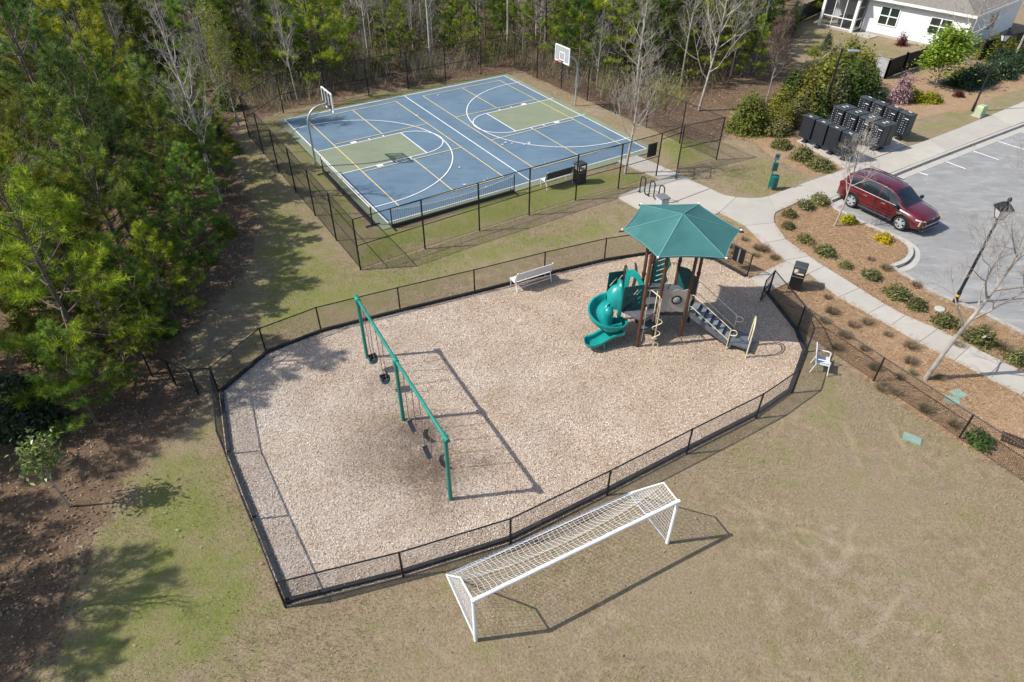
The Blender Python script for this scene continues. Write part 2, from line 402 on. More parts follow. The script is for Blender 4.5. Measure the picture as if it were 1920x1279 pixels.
for p in ((795,820,1.2,.85),(822,885,1.2,.9),(750,800,1.3,.6),(690,845,1.5,.55),(905,868,.5,.6),(720,720,.9,.4),(830,960,.9,.3),(770,880,1.2,.7),(1150,640,.8,.3),(1080,690,.5,.3),(1320,660,.9,.3)): c = t.mix(spot(*p), c, (.15, .115, .09))
t.inp(t.b.inputs['Base Color'], weathered(t, c)); t.b.inputs['Roughness'].default_value = .95; t.b.inputs['Specular IOR Level'].default_value = .1
t.bump(t.math('ADD', n1, t.noise(pos, 60, 2)), .7, .03)
b = MB(); b.prism([p for p in PLAY], -.05, .02); pb = tag(b.build('wood_chip_bed', t.m), kind='structure')
CHIP = tintmat('wood_chips', [(.13, .085, .055), (.33, .24, .165), (.50, .385, .285), (.60, .485, .375), (.70, .595, .49), (.86, .78, .69)], weather=weathered)
xy = sample(PLAY, 165000, 1)
tt = np.random.default_rng(9).beta(1.35, 1.25, len(xy))
for (px, py, r, k) in ((795,815,.75,.8),(822,880,.75,.85),(750,800,.9,.45),(690,845,1.1,.42),(905,868,.3,.55),(770,880,.8,.6),(840,950,.6,.35),(720,720,.6,.25),(1150,640,.5,.2),(1320,660,.6,.2)):
    tt *= 1-k*blob(px, py, r, xy[:, 0], xy[:, 1])
lowf = .5+.5*np.sin(xy[:, 0]*1.3+np.sin(xy[:, 1]*.9)*2)*np.sin(xy[:, 1]*1.1+np.sin(xy[:, 0]*.7)*2)
tt = np.clip(tt*(.74+.40*lowf), 0, 1)
chips('wood_chips', xy,   .022, (.025, .062), (.010, .022), CHIP, 2, tilt=.28, tint=tt)

# ---- leaf litter and pine straw lying on the beds, dry grass and green blades
LEAFLIT = tintmat('leaf_litter', [(.10, .065, .045), (.18, .115, .075), (.22, .145, .095), (.28, .19, .13), (.42, .32, .23)])
STRAWM = tintmat('pine_straw', [(.20, .115, .065), (.37, .225, .12), (.46, .30, .17), (.60, .43, .27)])
lp = [p for p in LITTER if abs(p[0]) < 60 and p[1] < 75 and p[1] > 1]+[(55, 74), (-45, 74), (-40, 4)]
lp = P2([(50,1264),(115,1204),(140,1114),(165,1020),(200,955),(250,895),(280,850),(345,805),(382,742),(340,690),(352,634),(386,580),(440,530),(461,504),(477,452),(493,408),(433,300),(430,260),(462,218),(493,221),(530,207),(690,173),(840,152),(965,131),(1050,166),(1105,189),(1160,213),(1225,240),(1345,262),(1365,256),(1440,205)])+[(18, 60), (-20, 60), (-28, 30), (-20, 8)]
chips('leaf_litter', sample(lp, 60000, 5), -.02, (.035, .08), (.025, .06), LEAFLIT, 6, .4)
sp = np.concatenate([sample(p, n, 20+k) for k, (p, n) in enumerate(zip(STRAW, (22000, 2500, 16000, 5000, 5000)))])
chips('pine_straw', sp, -.015, (.12, .28), (.006, .014), STRAWM, 7, .15)
def blades(name, xy, h, w, mat_, tint, seed, lean=.5):
    g = np.random.default_rng(seed); n = len(xy); a = g.uniform(0, 2*np.pi, n); hh = g.uniform(*h, n)
    u = np.stack([np.cos(a), np.sin(a), 0*a], 1)*(g.uniform(*w, n)/2)[:, None]; b = g.uniform(0, 2*np.pi, n); ln = hh*g.uniform(.2, 1.3, n)*lean*2
    c = np.stack([xy[:, 0], xy[:, 1], np.full(n, -.045)], 1); tip = c+np.stack([np.cos(b)*ln, np.sin(b)*ln, hh+.03], 1)
    me = npmesh(name, np.stack([c-u, c+u, tip], 1).reshape(-1, 3), np.arange(3*n).reshape(n, 3), mat_, np.repeat(tint, 3))
    return tag(link(name, me), kind='stuff')
GRASS = tintmat('grass_blades', [(.22, .17, .10), (.32, .25, .165), (.40, .325, .22), (.33, .30, .14), (.28, .30, .085), (.20, .235, .05)])
fld = P2([(60,1279),(130,1110),(240,905),(345,805),(382,742),(345,680),(400,590),(470,500),(490,410),(433,265),(493,221),(965,131),(1225,240),(1345,262),(1440,290),(1520,335),(1430,372),(1330,352),(1160,368),(1345,400),(1400,519),(1441,549),(1500,612),(1640,720),(1800,830),(1920,900)])+[(13.5, 8.5), (12.5, 5.5), (-10, 5.5)]
xy = sample(fld, 280000, 11)
keep = ~inside(PLAY, xy[:, 0], xy[:, 1]); xy = xy[keep]
ux, uy = math.cos(.575672), math.sin(.575672)
cu = (xy[:, 0]+12.9116)*ux+(xy[:, 1]-40.7848)*uy; cv = (xy[:, 0]+12.9116)*uy-(xy[:, 1]-40.7848)*ux
xy = xy[~((cu > -1.62) & (cu < 15.52) & (cv > -1.12) & (cv < 15.12))]
from numpy import interp
ix = np.clip(np.searchsorted(gx, xy[:, 0]), 0, nx-1); iy = np.clip(np.searchsorted(gy, xy[:, 1]), 0, ny-1)
gl = grn[iy, ix]; dl = dirt[iy, ix]; g = np.random.default_rng(13)
patch = np.sin(xy[:, 0]*1.7+2*np.sin(xy[:, 1]*.6))*np.sin(xy[:, 1]*1.5+2*np.sin(xy[:, 0]*.5))
isg = g.uniform(0, 1, len(xy)) < np.clip(gl*1.1-.18+.16*patch, 0, 1)
tint = np.where(isg, g.uniform(.55, 1, len(xy)), g.uniform(0, .5, len(xy)))
k = g.uniform(0, 1, len(xy)) > dl
xy, tint = xy[k], tint[k]
GRASSXY = (xy, tint)

# ---- stray leaves blown over the lawn and chips, straw spilling over the bed edges
fl = np.concatenate([sample(fld, 260, 51), sample(PLAY, 160, 52), sample(P2([(60,1279),(200,955),(345,805),(400,740),(520,1080),(420,1279)]), 70, 53)])
chips('fallen_leaves', fl, .025, (.03, .07), (.02, .045), LEAFLIT, 54, .4, tint=np.random.default_rng(55).uniform(.3, 1, len(fl)))
sg = np.random.default_rng(56); sp2 = []
for poly in STRAW[:3]:
    q = np.array(poly); n = len(q)
    for i in range(n):
        a, c = q[i], q[(i+1) % n]; L = np.hypot(*(c-a)); k = int(min(L, 20)*26); f = sg.uniform(0, 1, k)[:, None]; d = (c-a)/max(L, .01); sp2.append(a+(c-a)*f+np.stack([-d[1], d[0]])*sg.normal(0, .10, (k, 1)))
chips('spilled_straw', np.concatenate(sp2), .032, (.10, .24), (.006, .013), STRAWM, 57, .04)
blades('grass_blades', GRASSXY[0], (.03, .065), (.008, .018), GRASS, GRASSXY[1], 14)

# ------------------------------------------------------------------ paving
def concrete(name, c, scale=1.2):
    t = NT(name); pos = t.pos(); n = t.noise(pos, scale, 5, .65); f = t.noise(pos, 40, 3); r = t.rand()
    k = t.mix(t.map(n, .3, .7), tuple(x*.88 for x in c), tuple(min(1, x*1.08) for x in c))
    k = t.mix(t.map(f, .35, .75, 0, .25), k, tuple(x*.6 for x in c))
    k = t.mix(t.map(t.noise(pos, .6, 6, .75), .52, .74, 0, .5), k, (.3, .26, .2))
    v = t.map(r, 0, 1, .93, 1.05); cb = t.new('ShaderNodeCombineColor')
    for i in range(3): t.l.new(v, cb.inputs[i])
    t.inp(t.b.inputs['Base Color'], t.mix(1., k, cb.outputs[0], 'MULTIPLY')); t.b.inputs['Roughness'].default_value = .9; t.b.inputs['Specular IOR Level'].default_value = .2
    t.bump(f, .15, .01); return t.m
CONC = concrete('concrete', (.435, .405, .355)); CURBC = concrete('curb_concrete', (.43, .41, .37))
t = NT('asphalt'); pos = t.pos(); n = t.noise(pos, .5, 6, .7); f = t.noise(pos, 60, 2, .7); st = t.noise(t.scale3(pos, .6, 1.6, 1), 1.1, 6, .7, .8)
c = t.mix(t.map(n, .3, .7), (.237, .234, .226), (.303, .30, .29)); c = t.mix(t.map(st, .50, .64, 0, .75), c, (.36, .36, .35)); c = t.mix(t.map(st, .32, .45, .45, 0), c, (.18, .18, .18))
c = t.mix(t.map(f, .35, .7, 0, .35), c, (.14, .14, .15)); c = t.mix(t.map(t.noise(pos, 1.8, 3), .66, .74, 0, .5), c, (.12, .12, .12))
t.inp(t.b.inputs['Base Color'], c); t.b.inputs['Roughness'].default_value = .88; t.b.inputs['Specular IOR Level'].default_value = .2; t.bump(f, .3, .01)
ASPH = t.m
LINEW = mat('white_line_paint', (.72, .72, .71), .6, .1, 3, dirt=(.5, .5, .49)); LINEY = mat('yellow_line_paint', (.68, .53, .24), .6, .12, 3, dirt=(.66, .56, .36))

SLABS = []
def slab(parent, px, z=.03, mat_=CONC):
    b = MB(); q = [at(*p) for p in px]; c = sum(q, Vector())/len(q)
    q = [p+(c-p).normalized()*.012 for p in q]
    b.prism([(p.x, p.y) for p in q], -.12, z); o = b.build('slab', mat_, parent); return o
side = tag(bpy.data.objects.new('sidewalk', None), kind='structure'); col.objects.link(side)
J1 = [((1452,418.5),(1398,424)),((1473,449),(1431,457)),((1517,481),(1473,489)),((1545,500),(1517,513)),((1611,541),(1573,557.6)),((1659,571.5),(1628,588.7)),((1697,592),(1669,612)),((1758,617.5),(1722,643)),((1820,649),(1790,676)),((1880,679),(1850,707)),((1945,710),(1915,741)),((2020,748),(1990,781)),((2100,790),(2070,824))]
for a, b_ in zip(J1, J1[1:]): slab(side, [a[0], b_[0], b_[1], a[1]])
J2 = [((1440,369),(1455,398)),((1480,354),(1500,378)),((1530,336),(1554,373.5)),((1583,318),(1606,351)),((1633,300),(1666,326.5)),((1690,280),(1722,305)),((1740,263),(1775,284.5)),((1800,240),(1838,260)),((1860,215.5),(1899,237)),((1920,191),(1960,213)),((1985,165),(2030,186)),((2060,135),(2110,155))]
for a, b_ in zip(J2, J2[1:]): slab(side, [a[0], b_[0], b_[1], a[1]])
slab(side, [(1380,370.6),(1405,372.3),(1425,371.7),(1440,369),(1455,398),(1451,407),(1452,418.5),(1398,424),(1349,399)])
slab(side, [(1157,302.5),(1193.6,292),(1285,332),(1238,337)])
slab(side, [(1157,370),(1197,353),(1237,338),(1286,333),(1300,341),(1331,354),(1268,378),(1200,394)])
slab(side, [(1332,354.5),(1345,361.5),(1360,367),(1380,370.5),(1349,399),(1300,425),(1240,415),(1201,395),(1269,378.5)])
slab(side, [(1473,490.5),(1516,514),(1478,531),(1441,548),(1425,543),(1408,522),(1440,506)], .026)
pad = tag(bpy.data.objects.new('mailbox_pad', None), kind='structure'); col.objects.link(pad)
slab(pad, [(1493,264),(1586,316.5),(1632,299.5),(1545,249)]); slab(pad, [(1546,248.5),(1633,299),(1702,274.5),(1610,226)])

RZ = -.125
ASPX = [(1557,377),(1609,355),(1666,331),(1760,294),(1920,233),(2300,95)]
ASPB = [(2300,820),(1920,626),(1875,604),(1828,580),(1745,548),(1681,502),(1702,492),(1714,476),(1708,458),(1690,446),(1647,429),(1608,411),(1563,387)]
AS = P2(ASPX)+[(75, 50), (75, 5)]+P2(ASPB)
b = MB(); b.add([(p[0], p[1], RZ) for p in AS], [tuple(range(len(AS)))]); par = tag(b.build('parking_lot', ASPH), kind='structure')
me = ground.data; co = np.empty(len(me.vertices)*3, np.float32); me.vertices.foreach_get('co', co); co = co.reshape(-1, 3)
sd = sdist(AS, co[:, 0].astype(float), co[:, 1].astype(float)); co[sd > .02, 2] = -.3; me.vertices.foreach_set('co', co.ravel()); me.update()

def strip(px, d0, d1, z0, z1, name, mat_, kind='structure', parent=None):
    p = [at(*q).to_2d() for q in px]; q = [p[0]]
    for a, c in zip(p, p[1:]):
        for k in range(1, 5): q.append(a.lerp(c, k/4))
    for _ in range(2): q = [q[0]]+[(q[i-1]+q[i]*2+q[i+1])/4 for i in range(1, len(q)-1)]+[q[-1]]
    rings = []
    for i, a in enumerate(q):
        t_ = (q[min(i+1, len(q)-1)]-q[max(i-1, 0)]).normalized(); n_ = Vector((-t_.y, t_.x))
        A, B = a+n_*d0, a+n_*d1; rings.append([Vector((A.x, A.y, z0)), Vector((B.x, B.y, z0)), Vector((B.x, B.y, z1)), Vector((A.x, A.y, z1))])
    m = MB(); m.loft(rings); return tag(m.build(name, mat_, parent), kind=kind)
CURB1 = [(1551,375.5),(1609,350.5),(1666,327.5),(1760,290.5),(1920,229.5),(2300,92)]
strip(CURB1, -.16, .0, -.4, .03, 'kerb', CURBC); strip(CURB1, -.62, -.165, -.4, RZ+.012, 'gutter', CURBC)
CURB2 = [(1551,375.5),(1563,391),(1608,414),(1647,432),(1688,449),(1704,461),(1705,476),(1694,489),(1668,498)]
strip(CURB2, -.03, .17, -.4, .035, 'kerb', CURBC); strip(CURB2[3:], .175, .5, -.4, RZ+.008, 'gutter', CURBC)
strip([(1671,500),(1745,547.5),(1828,580),(1875,603.5),(1920,625.5),(2300,820)], -.02, .17, -.4, .012, 'kerb', CURBC)
for a, c in (((1712,320),(1740,328.5)),((1764,299.5),(1810.5,316.6)),((1812,279),(1872.5,299.4)),((1857,260.5),(1935,285)),((1899,242.6),(1990,268)),((1731,399),(1750,406))):
    A, B = at(*a, RZ), at(*c, RZ); t_ = (B-A).normalized(); n_ = Vector((-t_.y, t_.x, 0))*.05; m = MB()
    m.add([p+Vector((0, 0, .005)) for p in (A-n_, B-n_, B+n_, A+n_)], [(0, 1, 2, 3)]); m.build('parking_line', LINEW, par)

# ------------------------------------------------------------------ ball court
U0 = Vector((-12.9116, 40.7848, 0)); DU = Vector((ux, uy, 0)); DV = Vector((uy, -ux, 0))
def cw(u, v, z=0.): return U0+DU*u+DV*v+Vector((0, 0, z))
def courtmat(name, c, c2):
    t = NT(name); pos = t.pos(); n = t.noise(pos, .45, 5, .6); f = t.noise(pos, 9, 5, .7)
    k = t.mix(t.map(n, .35, .65), c, c2); k = t.mix(t.map(f, .4, .75, 0, .25), k, tuple(min(1, x*1.35) for x in c2))
    k = t.mix(t.map(t.noise(t.scale3(pos, 1, 3, 1), .8, 6, .75), .5, .72, 0, .6), k, tuple(x*.74 for x in c))
    t.inp(t.b.inputs['Base Color'], k); t.b.inputs['Roughness'].default_value = .75; t.b.inputs['Specular IOR Level'].default_value = .25; t.bump(t.noise(pos, 80, 2), .1, .01); return t.m
CGREEN = courtmat('court_green', (.185, .215, .145), (.215, .245, .17)); CBLUE = courtmat('court_blue', (.098, .158, .216), (.130, .194, .254))
b = MB(); b.prism([cw(u, v)[:2] for u, v in ((-1.6, -1.1), (15.5, -1.1), (15.5, 15.1), (-1.6, 15.1))], -.15, .01); court = tag(b.build('court_surface', CGREEN), kind='structure')
def flat(name, pts, z, mat_):
    b = MB(); q = [cw(u, v, z) for u, v in pts]
    a = sum(q[i].x*q[(i+1) % len(q)].y-q[(i+1) % len(q)].x*q[i].y for i in range(len(q)))
    b.add(q if a > 0 else q[::-1], [tuple(range(len(q)))]); return b.build(name, mat_, court)
flat('blue_area', [(-1.15, -.75), (15.05, -.75), (15.05, 14.6), (-1.15, 14.6)], .014, CBLUE)
flat('green_key', [(-1.15, 5.0), (4.07, 5.0), (4.07, 8.45), (-1.15, 8.45)], .018, CGREEN); flat('green_key', [(15.05, 5.0), (10.08, 5.0), (10.08, 8.45), (15.05, 8.45)], .018, CGREEN)
def line(a, c, m=LINEW, w=.065, z=.022):
    a, c = Vector(a), Vector(c); t_ = (c-a).normalized(); n_ = Vector((-t_.y, t_.x))*w/2; e = t_*w/2
    flat('white_line' if m is LINEW else 'yellow_line', [a-n_-e, c-n_+e, c+n_+e, a+n_-e], z, m)
def arc(c, r, a0, a1, n=28, z=.022, w=.065, pre=None, post=None):
    P = [Vector((c[0]+r*math.cos(R(a0+(a1-a0)*k/n)), c[1]+r*math.sin(R(a0+(a1-a0)*k/n)))) for k in range(n+1)]
    if pre: P = [Vector(pre)]+P
    if post: P = P+[Vector(post)]
    L, Q = [], []
    for i, p in enumerate(P):
        t_ = (P[min(i+1, len(P)-1)]-P[max(i-1, 0)]).normalized(); n_ = Vector((-t_.y, t_.x))*w/2; L.append(p+n_); Q.append(p-n_)
    m = MB(); m.loft([[cw(a.x, a.y, z), cw(c_.x, c_.y, z)] for a, c_ in zip(L, Q)], ring=False, caps=False); m.build('white_line', LINEW, court)
for k, (a, c) in enumerate((((-1.15, -.75), (15.05, -.75)), ((15.05, -.75), (15.05, 14.6)), ((-1.15, 14.6), (15.05, 14.6)), ((-1.15, -.75), (-1.15, 14.6)), ((7.05, -.75), (7.05, 14.6)))): line(a, c, z=.022+.001*k)
for s in (0, 1):
    f = (lambda u: u) if s == 0 else (lambda u: 14.15-u)
    for k, v in enumerate((5.0, 8.45)):
        line((f(-1.15), v), (f(4.07), v), z=.03); e = -1 if v < 6 else 1
        for q in (2.1, 3.0): line((f(q), v+e*.05), (f(q), v+e*.22), z=.031)
        flat('white_block', [(f(.95), v+e*.04), (f(1.3), v+e*.04), (f(1.3), v+e*.27), (f(.95), v+e*.27)], .0315, LINEW)
    line((f(4.07), 5.0), (f(4.07), 8.45), z=.031)
    arc((f(4.07), 6.725), 1.725, -90 if s == 0 else 270, 90, z=.033)
    arc((f(-.2), 6.94), 5.93, -90 if s == 0 else 270, 90, 48, z=.036, pre=(f(-1.15), 1.01), post=(f(-1.15), 12.87))
ft = .3048
for o_ in (0., 8.073):
    for k, (a, c) in enumerate((((0, 0), (20, 0)), ((0, 44), (20, 44)), ((0, 15), (20, 15)), ((0, 29), (20, 29)), ((0, 0), (0, 44)), ((20, 0), (20, 44)), ((10, 0), (10, 15)), ((10, 29), (10, 44)))):
        line((o_+a[0]*ft, a[1]*ft), (o_+c[0]*ft, c[1]*ft), LINEY, .055, .040+.001*k)
g = random.Random(5); m = MB()
for (px, py, r, n) in tuple((a, b_, c_*.8, max(1, d_-2)) for a, b_, c_, d_ in ((780,217,.18,3),(853,272,.2,3),(858,311,.25,3),(866,346,.2,2),(914,335,.3,4),(918,347,.25,3),(819,177,.22,3),(940,261,.25,4),(955,267,.3,4),(985,268,.4,6),(938,272,.15,2),(900,153,.3,3),(1022,305,.06,1),(752,217,.2,2))):
    for _ in range(n):
        p = at(px, py, .052)+Vector((g.uniform(-r, r), g.uniform(-r, r), 0)); q = []
        rr = g.uniform(.03, .09); e = g.uniform(0, 3)
        for a in range(7):
            h = rr*g.uniform(.4, 1.2); q.append(p+Vector((math.cos(e+a*.9)*h*1.4, math.sin(e+a*.9)*h, 0)))
        m.add(q, [tuple(range(7))])
o = m.build('worn_paint_patches', mat('worn_white', (.6, .62, .63), .8, .2, 9), court); o['kind'] = 'stuff'

# ------------------------------------------------------------------ fences
def wires(m, A, B, z0, z1, pitch=.07, r=.0036, flip=False):
    d = (B-A); L = d.length; d = d/L; h = z1-z0; k = -h
    while k < L:
        for s in (1, -1):
            x0, x1 = max(k, 0), min(k+h, L)
            if x1-x0 < .02: continue
            za, zb = (x0-k, x1-k) if s > 0 else (h-(x0-k), h-(x1-k))
            a = A+d*x0; c = A+d*x1; m.beam((a.x, a.y, z0+za), (c.x, c.y, z0+zb), r, r*.8)
        k += pitch
def post(m, p, h, r=.03): m.tube([(p.x, p.y, -.1), (p.x, p.y, h-.02), (p.x, p.y, h), (p.x, p.y, h+.03)], [r, r, r*1.15, r*.5], 8)
def fence(name, label, px, h, rails, cat='fence', pr=.03, gates=(), closed=False, sub=1, group=None, pts=None):
    P = pts or [at(*p) for p in px]; off = P[0].copy(); root = thing(name, label, cat, off, group=group)
    for p in (P[:-1] if closed else P):
        m = MB(); post(m, p, h, pr); m.build('post', BLACK, root, off, True)
    for i, (A, B) in enumerate(zip(P, P[1:])):
        if i in gates: continue
        for z, r, nm in rails:
            m = MB(); m.tube([(A.x, A.y, z), (B.x, B.y, z)], r, 6); m.build(nm, BLACK, root, off, True)
        m = MB(); wires(m, A, B, .05, h-.02, *((.10, .0048) if h > 2 else (.075, .0046 if 'lawn' in name else .0040))); m.build('chain_link', BLACKMESH, root, off)
    return root, off
def gate_leaf(root, off, A, B, h):
    m = MB()
    for p in (A, B): m.tube([(p.x, p.y, .08), (p.x, p.y, h)], .024, 6)
    for z in (.1, h*.5, h-.03): m.tube([(A.x, A.y, z), (B.x, B.y, z)], .02, 6)
    g = m.build('gate', BLACK, root, off, True); m = MB(); wires(m, A, B, .1, h-.03); m.build('chain_link', BLACKMESH, g, off)
    m = MB(); c = A.lerp(B, .92); m.box((c.x, c.y, h*.55), (.06, .06, .14)); m.build('latch', BLACK, g, off)
H = 1.08
RAIL4 = [(H, .021, 'top_rail'), (.06, .006, 'tension_wire')]
root, off = fence('playground_fence', 'low black chain link fence curving round the wood chip playground', None, H, RAIL4, pts=[at(*p) for p in PLAY_POSTS2+PLAY_POSTS[1:]])
gate_leaf(root, off, at(1441,549)+Vector((-.05, -.05, 0)), at(1425,567), H)
H8 = 2.38
fr = [(676,505),(797,465),(899,432),(992,402),(1079,375),(1159,353),(1230,331),(1270,316),(1343,299)]
lf = [at(*fr[0]).lerp(cw(-3.75, -2.0), k/7) for k in range(8)]; bk = [cw(-3.75, -2.0).lerp(at(965,127), k/7) for k in range(1, 8)]
rg = [at(965,127).lerp(at(1343,299), k/7) for k in range(1, 7)]
P = [at(*p) for p in fr]+rg[::-1]+bk[::-1]+lf[1:-1][::-1]+[at(*fr[0])]
root, off = fence('court_fence', 'tall black chain link fence standing round the blue ball court', None, H8, [(H8, .021, 'top_rail'), (1.15, .019, 'middle_rail'), (.06, .008, 'tension_wire')], pts=P, gates=(6,), closed=True, pr=.036)
A, B = at(1230,331), at(1270,316); m = MB(); m.tube([(A.x, A.y, H8), (B.x, B.y, H8)], .021, 6); m.tube([(A.x, A.y, 2.05), (B.x, B.y, 2.05)], .019, 6); m.build('top_rail', BLACK, root, off, True)
gate_leaf(root, off, B+Vector((-.02, -.08, 0)), at(1266,338), 2.0)
fence('lawn_fence', 'straight black chain link fence between the brown lawn and the pine straw strip', [(1495,617.5),(1637.6,714.8),(1797,823),(1965,935),(2140,1050)], H, RAIL4)
fence('side_fence', 'short black chain link fence running from playground corner into the pines', [(410,735),(372,738),(330,722),(286,706)], H, RAIL4)
BORD = thing('playground_border', 'black plastic edging boards around the wood chips at the fence foot', 'edging', (PLAY[0][0], PLAY[0][1], 0))
cen = Vector((1., 17, 0)); off = BORD.location.copy(); pp = [at(*p) for p in PLAY_POSTS+PLAY_POSTS2]
for i, (A, B) in enumerate(zip(pp, pp[1:])):
    if i == len(PLAY_POSTS)-1: continue
    n = max(1, round((B-A).length/1.25)); nn = Vector((-(B-A).y, (B-A).x, 0)).normalized(); nn = nn if nn.dot(cen-A) > 0 else -nn
    for k in range(n):
        a = A.lerp(B, k/n)+nn*.1; c = A.lerp(B, (k+1)/n)+nn*.1; m = MB(); e = (c-a).normalized()*.008
        m.beam(a+e+Vector((0, 0, .05)), c-e+Vector((0, 0, .05)), .10, .16); m.build('edging_board', RUBBER, BORD, off)
# ------------------------------------------------------------------ swing set
def arcpts(c, u, v, r, a0, a1, n=8):
    c, u, v = Vector(c), Vector(u), Vector(v)
    return [c+u*r*math.cos(R(a0+(a1-a0)*k/n))+v*r*math.sin(R(a0+(a1-a0)*k/n)) for k in range(n+1)]
SB = [Vector((-5.19, 18.08, 0)), Vector((-3.49, 15.0, 0)), Vector((-1.73, 11.88, 0))]; SH = 2.62
sw = thing('swing_frame', 'long green steel swing frame with three posts on the wood chips', 'swing set', SB[0]); off = SB[0].copy()
bd = (SB[2]-SB[0]).normalized()
for p in SB:
    m = MB(); m.tube([(p.x, p.y, -.2), (p.x, p.y, SH)], .062, 14); m.build('post', GREENP, sw, off, True)
    m = MB(); m.tube([(p.x, p.y, SH-.17), (p.x, p.y, SH+.03), (p.x, p.y, SH+.075)], [.085, .085, .04], 14)
    m.tube([p-bd*.16+Vector((0, 0, SH)), p+bd*.16+Vector((0, 0, SH))], .075, 12)
    for e in (-1, 1): m.box(p+bd*e*.1+Vector((.0, 0, SH-.07)), (.13, .03, .05))
    m.build('clamp_fitting', GREENP, sw, off, True)
m = MB(); m.tube([SB[0]+Vector((0, 0, SH)), SB[1]+Vector((0, 0, SH)), SB[2]+Vector((0, 0, SH))], .052, 14); m.build('top_beam', GREENP, sw, off, True)
BUCKET = mat('teal_grey_rubber', (.06, .135, .145), .6, .2, 6); BELT = mat('blue_black_rubber', (.02, .024, .033), .55, .2, 6, dirt=(.10, .10, .11)); CHAIN = mat('rusty_chain', (.26, .20, .165), .6, .3, 20, metal=.4)
def chain(m, a, b):
    a, b = Vector(a), Vector(b); n = int((b-a).length/.055); t_ = (b-a).normalized(); s1 = t_.orthogonal().normalized(); s2 = t_.cross(s1)
    for k in range(n):
        c = a.lerp(b, (k+.5)/n); s = s1 if k % 2 else s2
        m.beam(c-t_*.034, c+t_*.034, .022, .011, s)
for kind, px, z, lab in (('bucket', (705, 676), .46, 'grey green bucket swing hanging nearest the far post of the frame'), ('bucket', (730, 713), .46, 'grey green bucket swing hanging beside the middle post of the frame'),
                        ('belt', (780, 803), .40, 'dark belt swing hanging just past the middle post over scuffed chips'), ('belt', (809, 852), .40, 'dark belt swing hanging nearest the closest post of the frame')):
    p = at(*px, z); k = (Vector((p.x, p.y, 0))-SB[0]).dot(bd); q = SB[0]+bd*k; lean = Vector((p.x-q.x, p.y-q.y, 0))*0; p = Vector((q.x, q.y, z)); o_ = Vector((p.x, p.y, 0))
    s = thing(kind+'_swing', lab, 'swing', o_, group='swings on the green frame'); nb_ = Vector((bd.y, -bd.x, 0))
    if kind == 'bucket':
        m = MB(); ring = []
        m.lathe([(.13, 0), (.15, .0), (.175, .14), (.165, .22), (.15, .22), (.155, .14), (.12, .02)], p, 18)
        m.build('seat', BUCKET, s, o_, True)
        m = MB()
        for a in range(4):
            c = p+(bd*math.cos(R(45+90*a))+nb_*math.sin(R(45+90*a)))*.155; m.box(c+Vector((0, 0, .2)), (.06, .06, .1))
        m.box(p+Vector((0, 0, .17)), (.05, .30, .12), rot(math.atan2(bd.y, bd.x))); m.build('crotch_strap', BLACK, s, o_)
        ends = [(p+bd*e*.165+Vector((0, 0, .22)), q+bd*e*.30+Vector((0, 0, SH-.06))) for e in (-1, 1)]
    else:
        m = MB(); rings = []
        for i in range(9):
            x = (i-4)/4*.30; zz = .13*(x/.30)**2
            c = p+bd*x+Vector((0, 0, zz)); rings.append([c-nb_*.075, c+nb_*.075, c+nb_*.075+Vector((0, 0, .014)), c-nb_*.075+Vector((0, 0, .014))])
        m.loft(rings); m.build('seat', BELT, s, o_, True)
        m = MB()
        for e in (-1, 1): m.box(p+bd*e*.30+Vector((0, 0, .14)), (.03, .12, .03), rot(math.atan2(bd.y, bd.x)))
        m.build('end_bracket', STEEL, s, o_)
        ends = [(p+bd*e*.30+Vector((0, 0, .14)), q+bd*e*.33+Vector((0, 0, SH-.06))) for e in (-1, 1)]
    for a, c in ends: m = MB(); chain(m, a, c); m.build('chain', CHAIN, s, o_)

# ------------------------------------------------------------------ soccer goal
gf = [at(892, 1200.7), at(1251, 1018)]; gb = [at(837, 1079), at(1179, 926)]; GH = 1.8
goal = thing('soccer_goal', 'white steel soccer goal with sagging net standing on the brown field', 'goal', gf[0]); off = gf[0].copy()
gt = [at(863, 1083, 1.8), at(1244, 905, 1.8)]
T = [p+Vector((0, 0, GH)) for p in gf]
for p in gf: m = MB(); m.tube([p, p+Vector((0, 0, GH+.04))], .05, 12); m.build('upright', WHITEP, goal, off, True)
m = MB(); m.tube([T[0]-(T[1]-T[0]).normalized()*.05, T[1]+(T[1]-T[0]).normalized()*.05], .05, 12); m.build('crossbar', WHITEP, goal, off, True)
for a, t_, c, f0 in zip(T, gt, gb, gf):
    m = MB(); m.tube([a, t_, t_.lerp(c, .06), c+Vector((0, 0, .03))], .022, 8); m.build('back_stay', WHITEP, goal, off, True)
    m = MB(); m.tube([f0+Vector((0, 0, .04)), c+Vector((0, 0, .03))], .028, 8); m.build('ground_bar', STEEL, goal, off, True)
m = MB(); m.tube([gb[0]+Vector((0, 0, .03)), gb[1]+Vector((0, 0, .03))], .028, 8); m.build('ground_bar', STEEL, goal, off, True)
m = MB(); NU, NV = 42, 21
def netp(u, v):
    """v runs along crossbar -> top back -> ground; u along the goal"""
    a, b_, c = T[0].lerp(T[1], u), gt[0].lerp(gt[1], u), gb[0].lerp(gb[1], u)
    sag = math.sin(math.pi*u)**.55
    if v < .38: p = a.lerp(b_, v/.38)
    else: p = b_.lerp(c, (v-.38)/.62)
    drop = sag*(.62*math.sin(math.pi*min(1, v/.78))**.8)
    p = p+Vector((0, 0, -drop)); p.z = max(p.z, .05); 
    return p+(T[1]-T[0]).normalized()*.02*math.sin(v*23+u*31)
NETM = mat('white_net_cord', (.80, .80, .80), .7, .08, 8)
for i in range(NU+1):
    pts = [netp(i/NU, k/18) for k in range(19)]; m.tube(pts, .0030, 3)
for j in range(1, NV):
    pts = [netp(k/40, j/NV) for k in range(41)]; m.tube(pts, .0030, 3)
